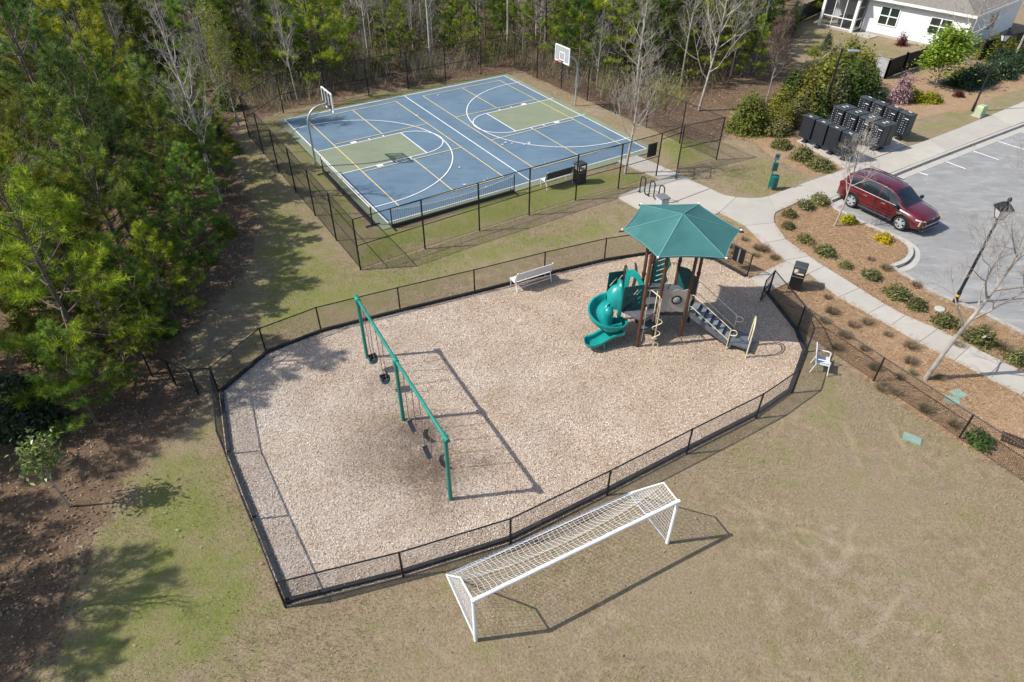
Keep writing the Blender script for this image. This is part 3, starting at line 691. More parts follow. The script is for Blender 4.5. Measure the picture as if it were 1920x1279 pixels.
for s in (0, 1):
    a, b_, c, f0 = T[s], gt[s], gb[s], gf[s]
    for k in range(1, 17):
        q = k/17; top = a.lerp(b_, min(1, q/.45)) if q < .45 else b_.lerp(c, (q-.45)/.55); bot = f0.lerp(c, q); m.tube([top, top.lerp(bot, .5)+(T[1]-T[0]).normalized()*(.05 if s == 0 else -.05), bot], .0030, 3)
    for k in range(1, 14):
        q = k/14; L = f0.lerp(a, q); Rr = c.lerp(b_, q); m.tube([L, Rr], .0030, 3)
m.build('net', NETM, goal, off)

# ------------------------------------------------------------------ basketball hoops
RIM = mat('orange_rim', (.42, .045, .03), .5, .15, 8); t = NT('clear_acrylic'); t.b.inputs['Base Color'].default_value = (.75, .8, .8, 1); t.b.inputs['Roughness'].default_value = .1
tb = t.new('ShaderNodeBsdfTransparent'); mx = t.new('ShaderNodeMixShader'); mx.inputs[0].default_value = .28; t.l.new(tb.outputs[0], mx.inputs[1]); t.l.new(t.b.outputs[0], mx.inputs[2]); t.l.new(mx.outputs[0], t.out.inputs[0]); ACRY = t.m
def hoop(base, d, lab, reach, rear):
    t_ = thing('basketball_hoop', lab, 'basketball hoop', base); off = base.copy(); sd = Vector((-d.y, d.x, 0)); Zv = Vector((0, 0, 1))
    m = MB(); pts = [base+Zv*z for z in (-.2, 1.2, 2.1)]+arcpts(base+d*.85+Zv*2.35, -d, Zv, .85, 0, 80, 9)+[base+d*(reach-.12)+Zv*3.24]
    m.tube(pts, .057, 12); m.build('gooseneck_pole', STEEL, t_, off, True)
    c = base+d*reach; z0, z1, hw = 2.95, 3.88, .72
    m = MB(); m.box(c+Zv*(z0+z1)/2, (.012, 2*hw, z1-z0), rot(math.atan2(d.y, d.x))); bo = m.build('backboard', ACRY, t_, off)
    m = MB(); fm = WHITEP
    for e in (-1, 1): m.beam(c+sd*e*hw+Zv*z0, c+sd*e*hw+Zv*z1, .06, .06, d)
    for z in (z0, z1): m.beam(c-sd*hw+Zv*z, c+sd*hw+Zv*z, .06, .06, Zv)
    m.build('frame', fm, bo, off)
    m = MB(); w = .26; q = c+d*.014
    for e in (-1, 1): m.beam(q+sd*e*w+Zv*3.08, q+sd*e*w+Zv*3.53, .055, .006, d)
    for z in (3.08, 3.53): m.beam(q-sd*w+Zv*z, q+sd*w+Zv*z, .006, .055, Zv)
    m.build('target_square', WHITEP, bo, off)
    m = MB()
    for e in (-.45, 0, .45): m.beam(c-d*.05+sd*e+Zv*z0, c-d*.05+sd*e+Zv*z1, .05, .05, d)
    m.beam(c-d*.1-sd*.5+Zv*3.2, c-d*.1+sd*.5+Zv*3.2, .06, .08); m.build('rear_brace', DKSLAT, t_, off)
    m = MB(); rc = c+d*.38+Zv*3.05; m.tube(arcpts(rc, d, sd, .228, 0, 345, 20), .016, 6, True); m.box(c+d*.09+Zv*3.05, (.18, .16, .03), rot(math.atan2(d.y, d.x)))
    for e in (-1, 1): m.tube([c+d*.02+sd*e*.09+Zv*2.98, rc+sd*e*.2-Zv*.01], .01, 5)
    m.build('rim', RIM, t_, off, True)
hoop(at(593, 312.8), DU.copy(), 'basketball hoop seen from behind beside the left fence of the court', 1.25, True)
hoop(at(1078.4, 198.6), -DU, 'basketball hoop with white framed clear backboard facing the camera', 1.25, False)

# ------------------------------------------------------------------ portable nets on the court
NETD = mat('black_net', (.02, .021, .022), .8, .2, 8)
def court_net(a, c, lab, slope):
    t_ = thing('court_net', lab, 'net', a, group='portable nets at the court edge'); off = a.copy(); d = (c-a).normalized(); sd = Vector((-d.y, d.x, 0)); h = .92
    for p in (a, c):
        m = MB(); m.tube([p, p+Vector((0, 0, h+.05))], .03, 8); m.beam(p-sd*.35+Vector((0, 0, .03)), p+sd*.35+Vector((0, 0, .03)), .05, .05); m.build('post', BLACK, t_, off, True)
    L = (c-a).length; N = 24; top = [a.lerp(c, k/N)+Vector((0, 0, h-slope*math.sin(math.pi*k/N)**.8)) for k in range(N+1)]
    m = MB()
    for k in range(N): m.beam(top[k], top[k+1], .05, .012, sd)
    m.build('top_tape', WHITEP, t_, off)
    m = MB()
    for k in range(0, 61):
        q = a.lerp(c, k/60); i = min(N-1, int(k/60*N)); z = top[i].lerp(top[i+1], k/60*N-i).z; m.beam((q.x, q.y, .1), (q.x, q.y, z), .008, .008, d)
    for j in range(1, 9):
        pts = [Vector((p.x, p.y, .1+(p.z-.1)*j/9)) for p in top]; m.tube(pts[::3], .0030, 3)
    m.build('netting', NETD, t_, off)
    m = MB(); m.beam(a+Vector((0, 0, .09)), c+Vector((0, 0, .09)), .10, .14); m.build('bottom_bar', NETD, t_, off)
court_net(at(736, 427), at(964, 361), 'black portable net with sagging white tape along the near court edge', .28)
court_net(at(699, 423), at(607, 326), 'black portable net with straight white tape along the left court edge', .03)

# ------------------------------------------------------------------ benches, bins, rack, chair
def bench(base, rz, lab, seatm, backm, L=1.75, armless=True):
    t_ = thing('bench', lab, 'bench', base, rz)
    for k in range(4): m = MB(); m.box((0, .08+k*.105, .44), (L, .098, .025)); m.build('seat_slat', seatm, t_)
    for k in range(5): m = MB(); m.box((0, .02-.028*k-.004*k*k*.6, .53+k*.092), (L, .02, .086), Matrix.Rotation(R(14), 4, 'X')); m.build('back_slat', backm, t_)
    for e in (-1, 1):
        x = e*(L/2-.06)
        m = MB(); m.tube([(x, .44, 0), (x, .46, .40), (x, .40, .425), (x, .06, .425), (x, .02, .48), (x, -.13, .98)], .022, 8); m.build('frame', WHITEP, t_, smooth=True)
        m = MB(); m.tube([(x, -.12, 0), (x, .03, .42)], .022, 8); m.build('leg', WHITEP, t_, smooth=True)
    m = MB(); m.tube([(-L/2+.06, -.06, .2), (L/2-.06, -.06, .2)], .014, 6); m.build('stretcher', WHITEP, t_)
    return t_
A, B = at(977, 547), at(1021, 533); d = B-A
bench(A.lerp(B, .5)+Vector((0.02, .1, 0)), math.atan2(d.y, d.x), 'white slatted metal bench on wood chips against the far playground fence', SLATW, SLATW)
bb = bench(cw(8.0, 15.35)+Vector((.1, .0, 0)), .575672+math.pi, 'park bench with shade darkened slatted back inside the court fence beside a black bin', SLATW, DKSLAT)  # back slats coloured dark for the shade on their rear side
bb.rotation_euler = (0, 0, .575672-math.pi/180*176+math.pi)
bb.rotation_euler = (0, 0, .575672); bb.location = cw(8.0, 15.75)
def bin_(base, rz, lab, w=.5, h=1.12):
    t_ = thing('trash_bin', lab, 'trash bin', base, rz); hb = h*.66
    m = MB(); b_ = bpy.data.meshes.new
    m.loft([[Vector((sx*w/2*k, sy*w/2*k, z)) for sx, sy in ((-1, -1), (1, -1), (1, 1), (-1, 1))] for k, z in ((.9, 0), (.98, .06), (1, hb))]); m.build('body', BLACK, t_)
    for sx, sy in ((-1, -1), (1, -1), (1, 1), (-1, 1)): m = MB(); m.box((sx*(w/2-.03), sy*(w/2-.03), (hb+h-.1)/2), (.055, .055, h-.1-hb)); m.build('corner_post', BLACK, t_)
    m = MB(); m.loft([[Vector((sx*w/2*k, sy*w/2*k, z)) for sx, sy in ((-1, -1), (1, -1), (1, 1), (-1, 1))] for k, z in ((1.02, h-.12), (1.04, h-.08), (1.0, h-.03), (.86, h))]); m.build('lid', MAILT, t_)
    m = MB(); m.box((0, 0, hb+.01), (w*.84, w*.84, .012)); m.build('liner', mat('pale_liner', (.55, .42, .3), .6, .3, 9), t_)
    m = MB(); m.beam((-w/2, -w/2-.006, hb-.09), (w/2, -w/2-.006, hb-.09), .02, .012); m.build('trim_line', STEEL, t_)
    return t_
bin_(cw(9.15, 16.0), .575672, 'tall black trash bin inside the court fence at the end of the bench')
bin_(at(1490, 548)+Vector((.1, .35, 0)), R(-27), 'square black trash bin in the pine straw beside the playground gate')
rk = [at(1199, 361), at(1252, 387)]; d = (rk[1]-rk[0]).normalized(); t_ = thing('bike_rack', 'black wavy loop bike rack standing on the concrete pad', 'bike rack', rk[0]); off = rk[0].copy()
m = MB(); pts = [rk[0]]; n = 3; pitch = .62; Zv = Vector((0, 0, 1)); r_ = pitch/4
x = 0.
for k in range(n):
    pts += [rk[0]+d*x+Zv*.02, ]+arcpts(rk[0]+d*(x+r_)+Zv*.76, -d, Zv, r_, 0, 180, 8)
    x += 2*r_
    if k < n-1: pts += arcpts(rk[0]+d*(x+r_)+Zv*.22, -d, -Zv, r_, 0, 180, 8); x += 2*r_
pts += [rk[0]+d*x+Zv*.02]
m.tube(pts, .03, 8); m.build('loop_tube', BLACK, t_, off, True)
m = MB()
for p in (rk[0], rk[0]+d*x): m.box(p+Zv*.036, (.18, .12, .012), rot(math.atan2(d.y, d.x)))
m.build('foot_plate', BLACK, t_, off)
p = at(1239, 396); t_ = thing('utility_pedestal', 'grey metal cabinet half hidden behind the teal canopy on the pad', 'utility box', p, R(24)); 
m = MB(); m.box((0, 0, .38), (.42, .5, .74)); m.build('cabinet', mat('pale_grey_metal', (.42, .42, .44), .5, .1, 5), t_); m = MB(); m.box((0, 0, .775), (.5, .58, .05)); m.build('lid', mat('grey_lid', (.16, .165, .17), .5, .1, 5), t_)
# white armchair outside the fence
p = at(1536, 693); t_ = thing('armchair', 'white metal armchair left on the lawn against the playground fence', 'chair', p, R(-112)); SEATC = mat('pale_sling', (.55, .56, .60), .7, .06, 6)
m = MB(); m.box((0, 0, .42), (.5, .46, .03)); m.build('seat', SEATC, t_); m = MB(); m.box((0, -.27, .68), (.5, .03, .48), Matrix.Rotation(R(14), 4, 'X')); m.build('backrest', SEATC, t_)
for e in (-1, 1):
    m = MB(); m.tube([(e*.27, .27, 0), (e*.27, .22, .42), (e*.28, .22, .60), (e*.28, .1, .64), (e*.28, -.2, .64)], .018, 8); m.build('arm_frame', WHITEP, t_, smooth=True)
    m = MB(); m.tube([(e*.26, -.3, 0), (e*.26, -.2, .42), (e*.26, -.34, .95)], .018, 8); m.build('back_frame', WHITEP, t_, smooth=True)

# ------------------------------------------------------------------ signs on the fences
def fsign(c, A, B, w, h, z, lab, strip_):
    d = (B-A).normalized(); t_ = thing('fence_sign', lab, 'sign', (c.x, c.y, z)); n_ = Vector((-d.y, d.x, 0)); m = MB(); ang = math.atan2(d.y, d.x)
    m.box((0, 0, h/2), (w, .012, h), rot(ang)); m.build('plate', BLACK, t_)
    if strip_:
        m = MB(); m.box(n_*(-.014 if n_.y > 0 else .014)+Vector((0, 0, h/2)), (.07, .014, h*.92), rot(ang)); m.build('backing_strip', STEEL, t_)
A, B = at(1159,353), at(1230,331); fsign(A.lerp(B, .80)+Vector((-.02, .05, 0)), A, B, .62, .72, 1.22, 'black rules sign wired to the court fence left of its gate', False)
A, B = at(1341,486.5), at(1400.6,518.7); fsign(A.lerp(B, .62)+Vector((.05, .06, 0)), A, B, .55, .72, .36, 'black sign with grey backing strip wired to the fence near the playground gate', True)

# ------------------------------------------------------------------ pet waste station
p = at(1440, 353); t_ = thing('pet_waste_station', 'green pet waste post with bag box and round bin on the lawn', 'waste station', p); PG = mat('dark_green_metal', (.012, .085, .075), .4, .15, 5, spec=.5)
m = MB(); m.box((0, 0, .95), (.05, .05, 1.9)); m.build('post', GREENP, t_)
m = MB(); m.lathe([(.19, .12), (.2, .14), (.2, .70), (.21, .72), (.19, .73), (.18, .70)], (.2, -.06, 0), 20); m.build('bin', mat('teal_bin', (.012, .13, .13), .45, .15, 5), t_, smooth=True)
m = MB(); m.box((.05, -.05, 1.2), (.24, .16, .42)); m.build('bag_box', PG, t_)
m = MB(); m.box((.04, -.03, 1.72), (.26, .012, .34)); s = m.build('sign_plate', mat('blue_grey_plate', (.20, .25, .28), .5, .1, 6), t_); m = MB(); m.box((.04, -.038, 1.76), (.16, .004, .14)); m.build('pictogram', PG, s)

# ------------------------------------------------------------------ lids and grate
def lid(px, w, d, rz, lab):
    p = at(*px); t_ = thing('utility_hatch', lab, 'lid', p, rz, 'green utility lids'); m = MB(); m.box((0, 0, -.01), (w, d, .05)); m.build('lid', LIDG, t_)
    m = MB(); m.box((0, 0, -.03), (w+.06, d+.06, .05)); m.build('collar', LIDG, t_)
lid((1711, 822), .48, .30, R(-33), 'rectangular green utility lid set in the brown lawn'); lid((1797, 738), .42, .36, R(20), 'tilted green valve lid behind the lawn fence further from the grass'); lid((1787, 750), .40, .32, R(-25), 'green valve lid close against the lawn fence')
p = at(1904, 828); t_ = thing('storm_grate', 'rusty iron storm drain grate in the strip behind the lawn fence', 'drain grate', p, R(-35)); IRON = mat('rusty_iron', (.06, .035, .025), .8, .3, 9)
for k in range(9): m = MB(); m.box((-.36+k*.09, 0, .02), (.035, .5, .05)); m.build('bar', IRON, t_)
m = MB(); [m.box((0, e*.2, .02), (.8, .05, .045)) for e in (-1, 0, 1)]; m.build('frame', IRON, t_)
p = at(1835, 217); t_ = thing('utility_box', 'small pale green utility box beside the sidewalk near the lamp post', 'utility box', p, R(30)); m = MB(); m.loft([[Vector((sx*.28*k, sy*.22*k, z)) for sx, sy in ((-1, -1), (1, -1), (1, 1), (-1, 1))] for k, z in ((1, 0), (1, .48), (.94, .6), (.8, .66))]); m.build('cover', mat('pale_green_box', (.36, .42, .26), .6, .1, 5), t_); m = MB(); m.box((0, 0, .02), (.7, .58, .1)); m.build('plinth', CONC, t_)
p = at(1762, 580); t_ = thing('irrigation_box', 'small round pale valve cover in the straw beside the lamp base', 'valve cover', p); m = MB(); m.lathe([(.19, -.05), (.19, .03), (.17, .05), (.05, .055)], (0, 0, 0), 16); m.build('cover', mat('pale_cover', (.42, .43, .38), .7, .1, 5), t_)

# ------------------------------------------------------------------ lamps
def lantern(base, h, lab, tape):
    t_ = thing('street_lamp', lab, 'street lamp', base, group='lantern lamp posts'); LG = mat('milky_glass', (.55, .55, .52), .2, .1, 5)
    m = MB(); m.tube([(0, 0, 0), (0, 0, .5), (0, 0, .55), (0, 0, h-.75)], [.085, .08, .06, .045], 12); m.build('pole', BLACK, t_, smooth=True)
    if tape: m = MB(); m.tube([(0, 0, .28), (0, 0, .38)], .088, 12); m.build('yellow_band', mat('yellow_tape', (.5, .36, .05), .6, .2, 9), t_)
    z = h-.75; m = MB(); m.loft([[Vector((sx*k, sy*k, zz)) for sx, sy in ((-1, -1), (1, -1), (1, 1), (-1, 1))] for k, zz in ((.10, z+.06), (.19, z+.42))]); m.build('glass', LG, t_)
    m = MB()
    for sx, sy in ((-1, -1), (1, -1), (1, 1), (-1, 1)): m.beam((sx*.105, sy*.105, z+.05), (sx*.2, sy*.2, z+.43), .025, .025)
    m.box((0, 0, z+.03), (.24, .24, .06)); m.build('cage', BLACK, t_)
    m = MB(); m.loft([[Vector((sx*k, sy*k, zz)) for sx, sy in ((-1, -1), (1, -1), (1, 1), (-1, 1))] for k, zz in ((.25, z+.42), (.25, z+.46), (.09, z+.66), (.05, z+.68))]); m.build('roof', BLACK, t_)
    m = MB(); m.tube([(.06, 0, z+.66), (.06, 0, z+.74), (.06, 0, z+.80), (.06, 0, z+.86)], [.03, .075, .075, .02], 10); m.build('sensor_cap', BLACK, t_, smooth=True)
lantern(at(1790, 566), 4.5, 'black lantern lamp post in the straw strip beside the lower parking edge', True)
lantern(at(1823, 208), 5.0, 'black lantern lamp post on the grass beside the upper sidewalk and hedge', False)
p = at(1543, 212); t_ = thing('street_lamp', 'slim black pole with flat light arm rising from the yellow green shrubs', 'street lamp', p, R(0)); h = 3.95
m = MB(); m.tube([(0, 0, 0), (0, 0, h)], [.06, .05], 10); m.build('pole', BLACK, t_, smooth=True); m = MB(); m.tube([(0, 0, h-.12), (.4, 0, h-.12)], .025, 6); m.build('arm', BLACK, t_)
m = MB(); m.loft([[Vector((x, sy*.15, z)) for sy, z in ((-1, h-.16), (1, h-.16), (1, h-.10+dz), (-1, h-.10+dz))] for x, dz in ((.35, .0), (.45, .03), (1.05, .0))]); m.build('flat_head', STEEL, t_)

# ------------------------------------------------------------------ mailboxes
def mailbox(base, rz, lab):
    """front (doors) faces local -y"""
    t_ = thing('cluster_mailbox', lab, 'mailbox', base, rz, 'black cluster mailboxes on the concrete pad'); w, d, z0, h = .80, .50, .32, 1.2
    m = MB(); m.box((0, 0, .16), (.2, .22, .32)); m.box((0, 0, .035), (.36, .36, .03)); m.build('pedestal', MAILB, t_)
    m = MB(); m.box((0, 0, z0+h/2), (w, d, h)); bo = m.build('body', MAILB, t_)
    m = MB(); m.loft([[Vector((sx*(w/2+k), sy*(d/2+k), z0+h+z)) for sx, sy in ((-1, -1), (1, -1), (1, 1), (-1, 1))] for k, z in ((.025, 0.002), (.025, .045), (-.02, .06))]); m.build('top_cap', MAILT, t_)
    for c in range(2):
        for r_ in range(8):
            if c == 1 and r_ in (6, 7): continue
            m = MB(); m.box((-.19+c*.38, -d/2-.008, z0+.14+r_*.135), (.35, .016, .118)); m.build('door', MAILB, t_)
    m = MB(); m.box((.19, -d/2-.008, z0+.14+6.5*.135), (.35, .016, .25)); m.build('outgoing_door', MAILB, t_)
    m = MB()
    for c in range(2):
        for r_ in range(8):
            if c == 1 and r_ in (6, 7): continue
            m.box((-.05+c*.30-.0, -d/2-.02, z0+.14+r_*.135), (.026, .008, .026)); 
            m.box((-.32+c*.38, -d/2-.02, z0+.165+r_*.135), (.04, .006, .022))
    m.box((.19, -d/2-.022, z0+.14+6.2*.135), (.26, .02, .03)); m.build('lock_and_number_plate', SLATW, t_)['kind'] = 'stuff'
    m = MB(); m.box((0, d/2-.11, z0+h+.058), (.2, .075, .014)); m.build('label_plate', SLATW, t_)
    return t_
sp = (at(1579.5, 300.7)-at(1507.8, 267.5))/3; rzm = math.atan2(sp.y, sp.x)
nrm_ = Vector((-sp.y, sp.x, 0)).normalized()
ordn = ['first', 'second', 'third', 'fourth']
proto = None
def put(base, rz, lab):
    global proto
    if proto is None: proto = mailbox(base, rz, lab)
    else: copy_tree(proto, base, rz, label=lab)
f0 = at(1507.8, 267.5)+nrm_*.06; m3 = at(1634, 282)+nrm_*.1; b3 = at(1683, 260.7)+nrm_*.1
for k in range(4):
    put(f0+sp*k, rzm+math.pi, ordn[k]+' mailbox from the left in the front row turning its plain back to the lawn')
for k in range(4):
    put(m3-sp*(3-k), rzm, ordn[k]+' mailbox from the left in the middle row with doors facing the lawn')
    put(m3-sp*(3-k)+nrm_*.56, rzm+math.pi, ordn[k]+' mailbox from the left standing back to back behind the middle row')
    put(b3-sp*(3-k), rzm, ordn[k]+' mailbox from the left in the rearmost row under the shrubs')
# ------------------------------------------------------------------ play structure
DZ = 1.2; C0 = Vector((5.78, 20.30, 0)); HX = [C0+Vector((math.cos(R(241+60*k)), math.sin(R(241+60*k)), 0)) for k in range(6)]     # A B C D E F
pA, pB, pC, pD, pE, pF = HX; pFL = Vector((4.59, 18.82, 0)); pLP = Vector((4.12, 20.46, 0)); pP4 = Vector((4.70, 19.55, 0))
pl = thing('play_structure', 'playground tower with teal spiral slide and six sided teal shade canopy', 'playground structure', C0); off = C0.copy(); Zv = Vector((0, 0, 1))
for p, h in ((pA, 4.05), (pB, 4.05), (pC, 4.05), (pD, 4.05), (pE, 4.05), (pF, 4.05), (pFL, 4.0), (pLP, 2.5)):
    m = MB(); m.tube([p-Zv*.1, p+Zv*(h-.03), p+Zv*h], [.058, .058, .035], 12); o = m.build('post', BROWNP, pl, off, True)
    m = MB()
    for z in (DZ-.05, 2.25):
        if z < h: m.tube([p+Zv*(z-.05), p+Zv*(z+.05)], .076, 12)
    m.build('collar', BROWNP, o, off, True)
b = MB(); b.prism([(p.x, p.y) for p in HX], DZ-.07, DZ); b.build('deck', GREYP, pl, off)
b = MB(); b.prism([(p.x, p.y) for p in (pFL+Vector((.05, .05, 0)), pA, pF, pLP, pP4+Vector((-.72, -.1, 0)))], DZ-.075, DZ-.005); b.build('deck', GREYP, pl, off)
b = MB(); b.prism([(4.72, 18.72), (5.28, 19.16), (5.10, 19.48), (4.60, 19.08)], .72, .79); b.build('step_platform', GREYP, pl, off)
b = MB()
for i in range(6):
    b.beam(HX[i]+Zv*(DZ-.12), HX[(i+1) % 6]+Zv*(DZ-.12), .03, .16)
b.build('deck_skirt', DKGREY, pl, off)
# canopy
cc = [at(*p, 4.03) for p in ((1168,431),(1203,384),(1310,383),(1388,432),(1360.6,484),(1234,482.6))]; apex = at(1280.6, 401, 4.72)
b = MB(); tops = []; N = 8
for i in range(6):
    A, B = cc[i], cc[(i+1) % 6]; grid = []
    for r_ in range(N+1):
        f = r_/N; row = []
        for k in range(N+1):
            g_ = k/N; e = A.lerp(B, g_); inn = 4*g_*(1-g_)
            e = e+(apex-e)*.035*inn
            p = apex.lerp(e, f); p.z -= .05*inn*math.sin(math.pi*min(1, f*.9)); row.append(p)
        grid.append(row)
    for dz in (0, -.012):
        base = len(b.v); b.v += [p+Zv*dz for row in grid for p in row]
        for r_ in range(N):
            for k in range(N):
                q = [base+r_*(N+1)+k, base+r_*(N+1)+k+1, base+(r_+1)*(N+1)+k+1, base+(r_+1)*(N+1)+k]
                b.f.append(tuple(q if dz else q[::-1]))
    for k in range(N): q0, q1 = grid[N][k], grid[N][k+1]; b.add([q0, q1, q1-Zv*.035, q0-Zv*.035], [(0, 1, 2, 3)])
can = b.build('canopy', CANVAS, pl, off, True); SEAM = mat('pale_seam', (.13, .29, .28), .8, .1, 5)
for i in range(6):
    m = MB(); m.beam(apex.lerp(cc[i], .02)+Zv*.004, cc[i]+Zv*.006, .028, .008); m.build('seam', SEAM, can, off)
    m = MB(); A, B = cc[i], cc[(i+1) % 6]
    pts = [A.lerp(B, k/8)+(apex-A.lerp(B, k/8))*.035*4*(k/8)*(1-k/8) for k in range(9)]; m.tube([p+Zv*.002 for p in pts], .012, 4); m.build('hem', SEAM, can, off)
    top = HX[(i+5) % 6]; top = min(HX, key=lambda h: (h-Vector((cc[i].x, cc[i].y, 0))).length)
    d = (cc[i]-apex).normalized(); m = MB(); m.tube([Vector((top.x, top.y, 3.95)), apex.lerp(cc[i], .8)-Zv*.12, cc[i]+d*.14-Zv*.03], .036, 8); m.build('rafter', BROWNP, pl, off, True)
    m = MB(); m.box(cc[i]+d*.03+Zv*.02, (.06, .06, .05)); m.build('corner_clip', WHITEP, can, off)
m = MB(); m.tube([apex-Zv*.08, Vector((C0.x, C0.y, 3.95))], .04, 8); m.build('apex_strut', BROWNP, pl, off)
# grey wall with round window between A and B
ux_ = (pB-pA).normalized(); W = (pB-pA).length
def wavy(w, h, n=10, a=.035): return [(w*k/n, -a+a*math.cos(k*1.9)) for k in range(n+1)]+[(w*(1-k/n), h+a*math.sin(k*1.7+.8)) for k in range(n+1)]
hole = [(.60*W+.165*math.cos(R(a)), .50+.165*math.sin(R(a))) for a in range(0, 360, 20)]
m = MB(); m.panel(wavy(W, .92), pA+Zv*(DZ+.0), ux_, Zv, .03, [hole]); gp = m.build('window_panel', GREYPANEL, pl, off)
nn = ux_.cross(Zv).normalized(); wc = pA+ux_*.60*W+Zv*(DZ+.5)
Mx = Matrix((( ux_.x, 0, nn.x), (ux_.y, 0, nn.y), (0, 1, 0)))
m = MB(); m.lathe([(.15, -.02), (.19, -.02), (.19, .035), (.15, .035)], wc, 24, Mx); m.build('window_ring', BLACK, gp, off, True)
m = MB(); m.lathe([(.155, .0), (.13, .05), (.07, .085), (.01, .095)], wc, 20, Mx); m.build('bubble', ACRY, gp, off, True)
# slide
def sweep(path, prof, nrm=None, up=Zv):
    rings = []
    for i, p in enumerate(path):
        t_ = path[min(i+1, len(path)-1)]-path[max(i-1, 0)]; t_.z = 0; t_.normalize(); n_ = Vector((t_.y, -t_.x, 0))
        rings.append([p+n_*a+up*c for a, c in prof])
    m = MB(); m.loft(rings); return m
prof = [(.26, .27), (.255, .12), (.17, .015), (.0, .0), (-.15, .015), (-.22, .12), (-.235, .25), (-.30, .25), (-.285, .08), (-.17, -.05), (.17, -.05), (.30, .08), (.33, .20), (.36, .27), (.35, .31), (.29, .31)]
SC = Vector((3.50, 19.42, 0)); path = [Vector((4.15, 19.86, 1.24)), Vector((3.9, 19.86, 1.22))]
for k in range(31):
    a = 90+282*k/30; zz = 1.20-.78*k/30; path.append(SC+Vector((math.cos(R(a))*.40, math.sin(R(a))*.40, zz)))
sl_ = sweep(path, [(x, z) for x, z in prof]).build('spiral_chute', TEAL, pl, off, True)
p0 = path[-1]; t_ = (path[-1]-path[-2]); t_.z = 0; t_.normalize(); n_ = Vector((t_.y, -t_.x, 0))
m = MB(); rings = []
for k in range(5):
    f = 1-k/4*.75; rings.append([p0+t_*(.16*math.sin(k/4*1.5))+n_*a*f+Zv*(c*(1-.0*k)+.02*k) for a, c in ((.30, -.04), (.36, .28), (.30, .31), (.0, .20), (-.26, .25), (-.3, .1), (-.17, -.05))])
m.loft(rings); m.build('bowl_end', TEAL, sl_, off, True)
m = MB(); m.lathe([(.20, .32), (.205, .9), (.20, 1.12), (.17, 1.25), (.10, 1.33), (.01, 1.36)], SC, 18); m.build('centre_drum', TEAL, sl_, off, True)
ex = [Vector((4.05, 19.02, .52)), Vector((3.8, 19.0, .48)), Vector((3.52, 18.93, .39)), Vector((3.28, 18.83, .30)), Vector((3.1, 18.74, .245)), Vector((2.95, 18.67, .23)), Vector((2.86, 18.63, .232))]
sweep(ex, [(a*.92, c*.72) for a, c in prof]).build('exit_chute', TEAL, pl, off, True)
tt_ = ex[-1]-ex[-2]; tt_.z = 0; tt_.normalize(); nn_ = Vector((tt_.y, -tt_.x, 0)); rings = []
for k in range(7):
    a_ = k/6*math.pi/2; f = max(.08, math.cos(a_)); l = 1-math.cos(a_)*.999
    rings.append([ex[-1]+tt_*(.24*math.sin(a_))+nn_*(q*.92*f)+Zv*((c_ if c_ > .2 else c_+(.24-c_)*l**1.3)*.72) for q, c_ in prof])
m = MB(); m.loft(rings); m.build('exit_lip', TEAL, pl, off, True)
for s in (-.16, .16): m = MB(); q = Vector((3.40+s*.3, 18.74+s, 0)); m.tube([q, q+Zv*.36], .035, 8); m.build('slide_leg', TEAL, pl, off, True)
m = MB(); hc = Vector((4.02, 19.86, 1.30))
for x, r_, th in ((0, .50, .10),):
    rings = []
    for k in range(19):
        a = R(-25+230*k/18); d = Vector((0, math.cos(a), math.sin(a)*1.8)); c = hc+Vector((-.12, 0, 0))
        rings.append([c+d*(r_-th)+Vector((-.07, 0, 0)), c+d*r_+Vector((-.07, 0, 0)), c+d*(r_+.02), c+d*r_+Vector((.07, 0, 0)), c+d*(r_-th)+Vector((.07, 0, 0))])
    m.loft(rings)
m.build('hood_ring', TEAL, sl_, off, True)
m = MB(); rings = []
for j in range(7):
    f = j/6; x = hc.x-.15-.42*math.sin(f*1.5); r_ = .42*math.cos(f*1.15)
    rings.append([Vector((x, hc.y+math.cos(R(-5+190*k/14))*r_, hc.z+math.sin(R(-5+190*k/14))*r_*1.8*(1-.1*f))) for k in range(15)])
m.loft(rings, ring=False, caps=False); m.loft([[p*1 + Vector((.0, 0, -.02)) for p in g][::-1] for g in rings], ring=False, caps=False); m.build('hood_dome', TEAL, sl_, off, True)
def slots(w, h, lst):
    out = []
    for u, v, l in lst:
        d = Vector((.62, .78)); n_ = Vector((.78, -.62))*.03; a = Vector((u, v)); c = a+d*l; out.append([tuple(a-n_), tuple(a+n_), tuple(c+n_), tuple(c-n_)])
    return out
SL = slots(.75, 1.0, [(.08, .06, .30), (.20, .06, .36), (.33, .06, .30), (.10, .45, .34), (.24, .55, .36), (.40, .66, .26), (.52, .64, .28), (.54, .38, .22), (.56, .14, .2), (.40, .30, .18)])
m = MB(); a = Vector((3.94, 19.37, 1.22)); bq = pP4+Zv*1.22; m.panel([(0, 0), (.76, 0), (.76, 1.04), (.02, 1.04)], a, bq-a, Zv, .03, SL); m.build('slotted_panel', DKGREEN, pl, off)
m = MB(); a = Vector((3.50, 20.31, 1.22)); bq = pLP+Zv*1.22; m.panel([(0, 0), (.62, 0), (.62, 1.04), (.02, 1.04)], a, bq-a, Zv, .03, [s for s in SL if max(q[0] for q in s) < .6]); m.build('slotted_panel', DKGREEN, pl, off)
d = pP4-pLP; L = d.length
arch = [(0, 0), (0, 1.20), (.07*L, 1.20), (.16*L, 1.10)]+[(.5*L+.33*L*math.cos(R(a)), 1.02+.28*math.sin(R(a))) for a in range(160, 19, -20)]+[(.86*L, 1.08), (.94*L, 1.02), (L, .98), (L, 0)]
hol = [(.25*L, .0+.02), (.25*L, .70)]+[(.5*L+.25*L*math.cos(R(a)), .72+.30*math.sin(R(a))) for a in range(170, 9, -20)]+[(.75*L, .70), (.75*L, .02)]
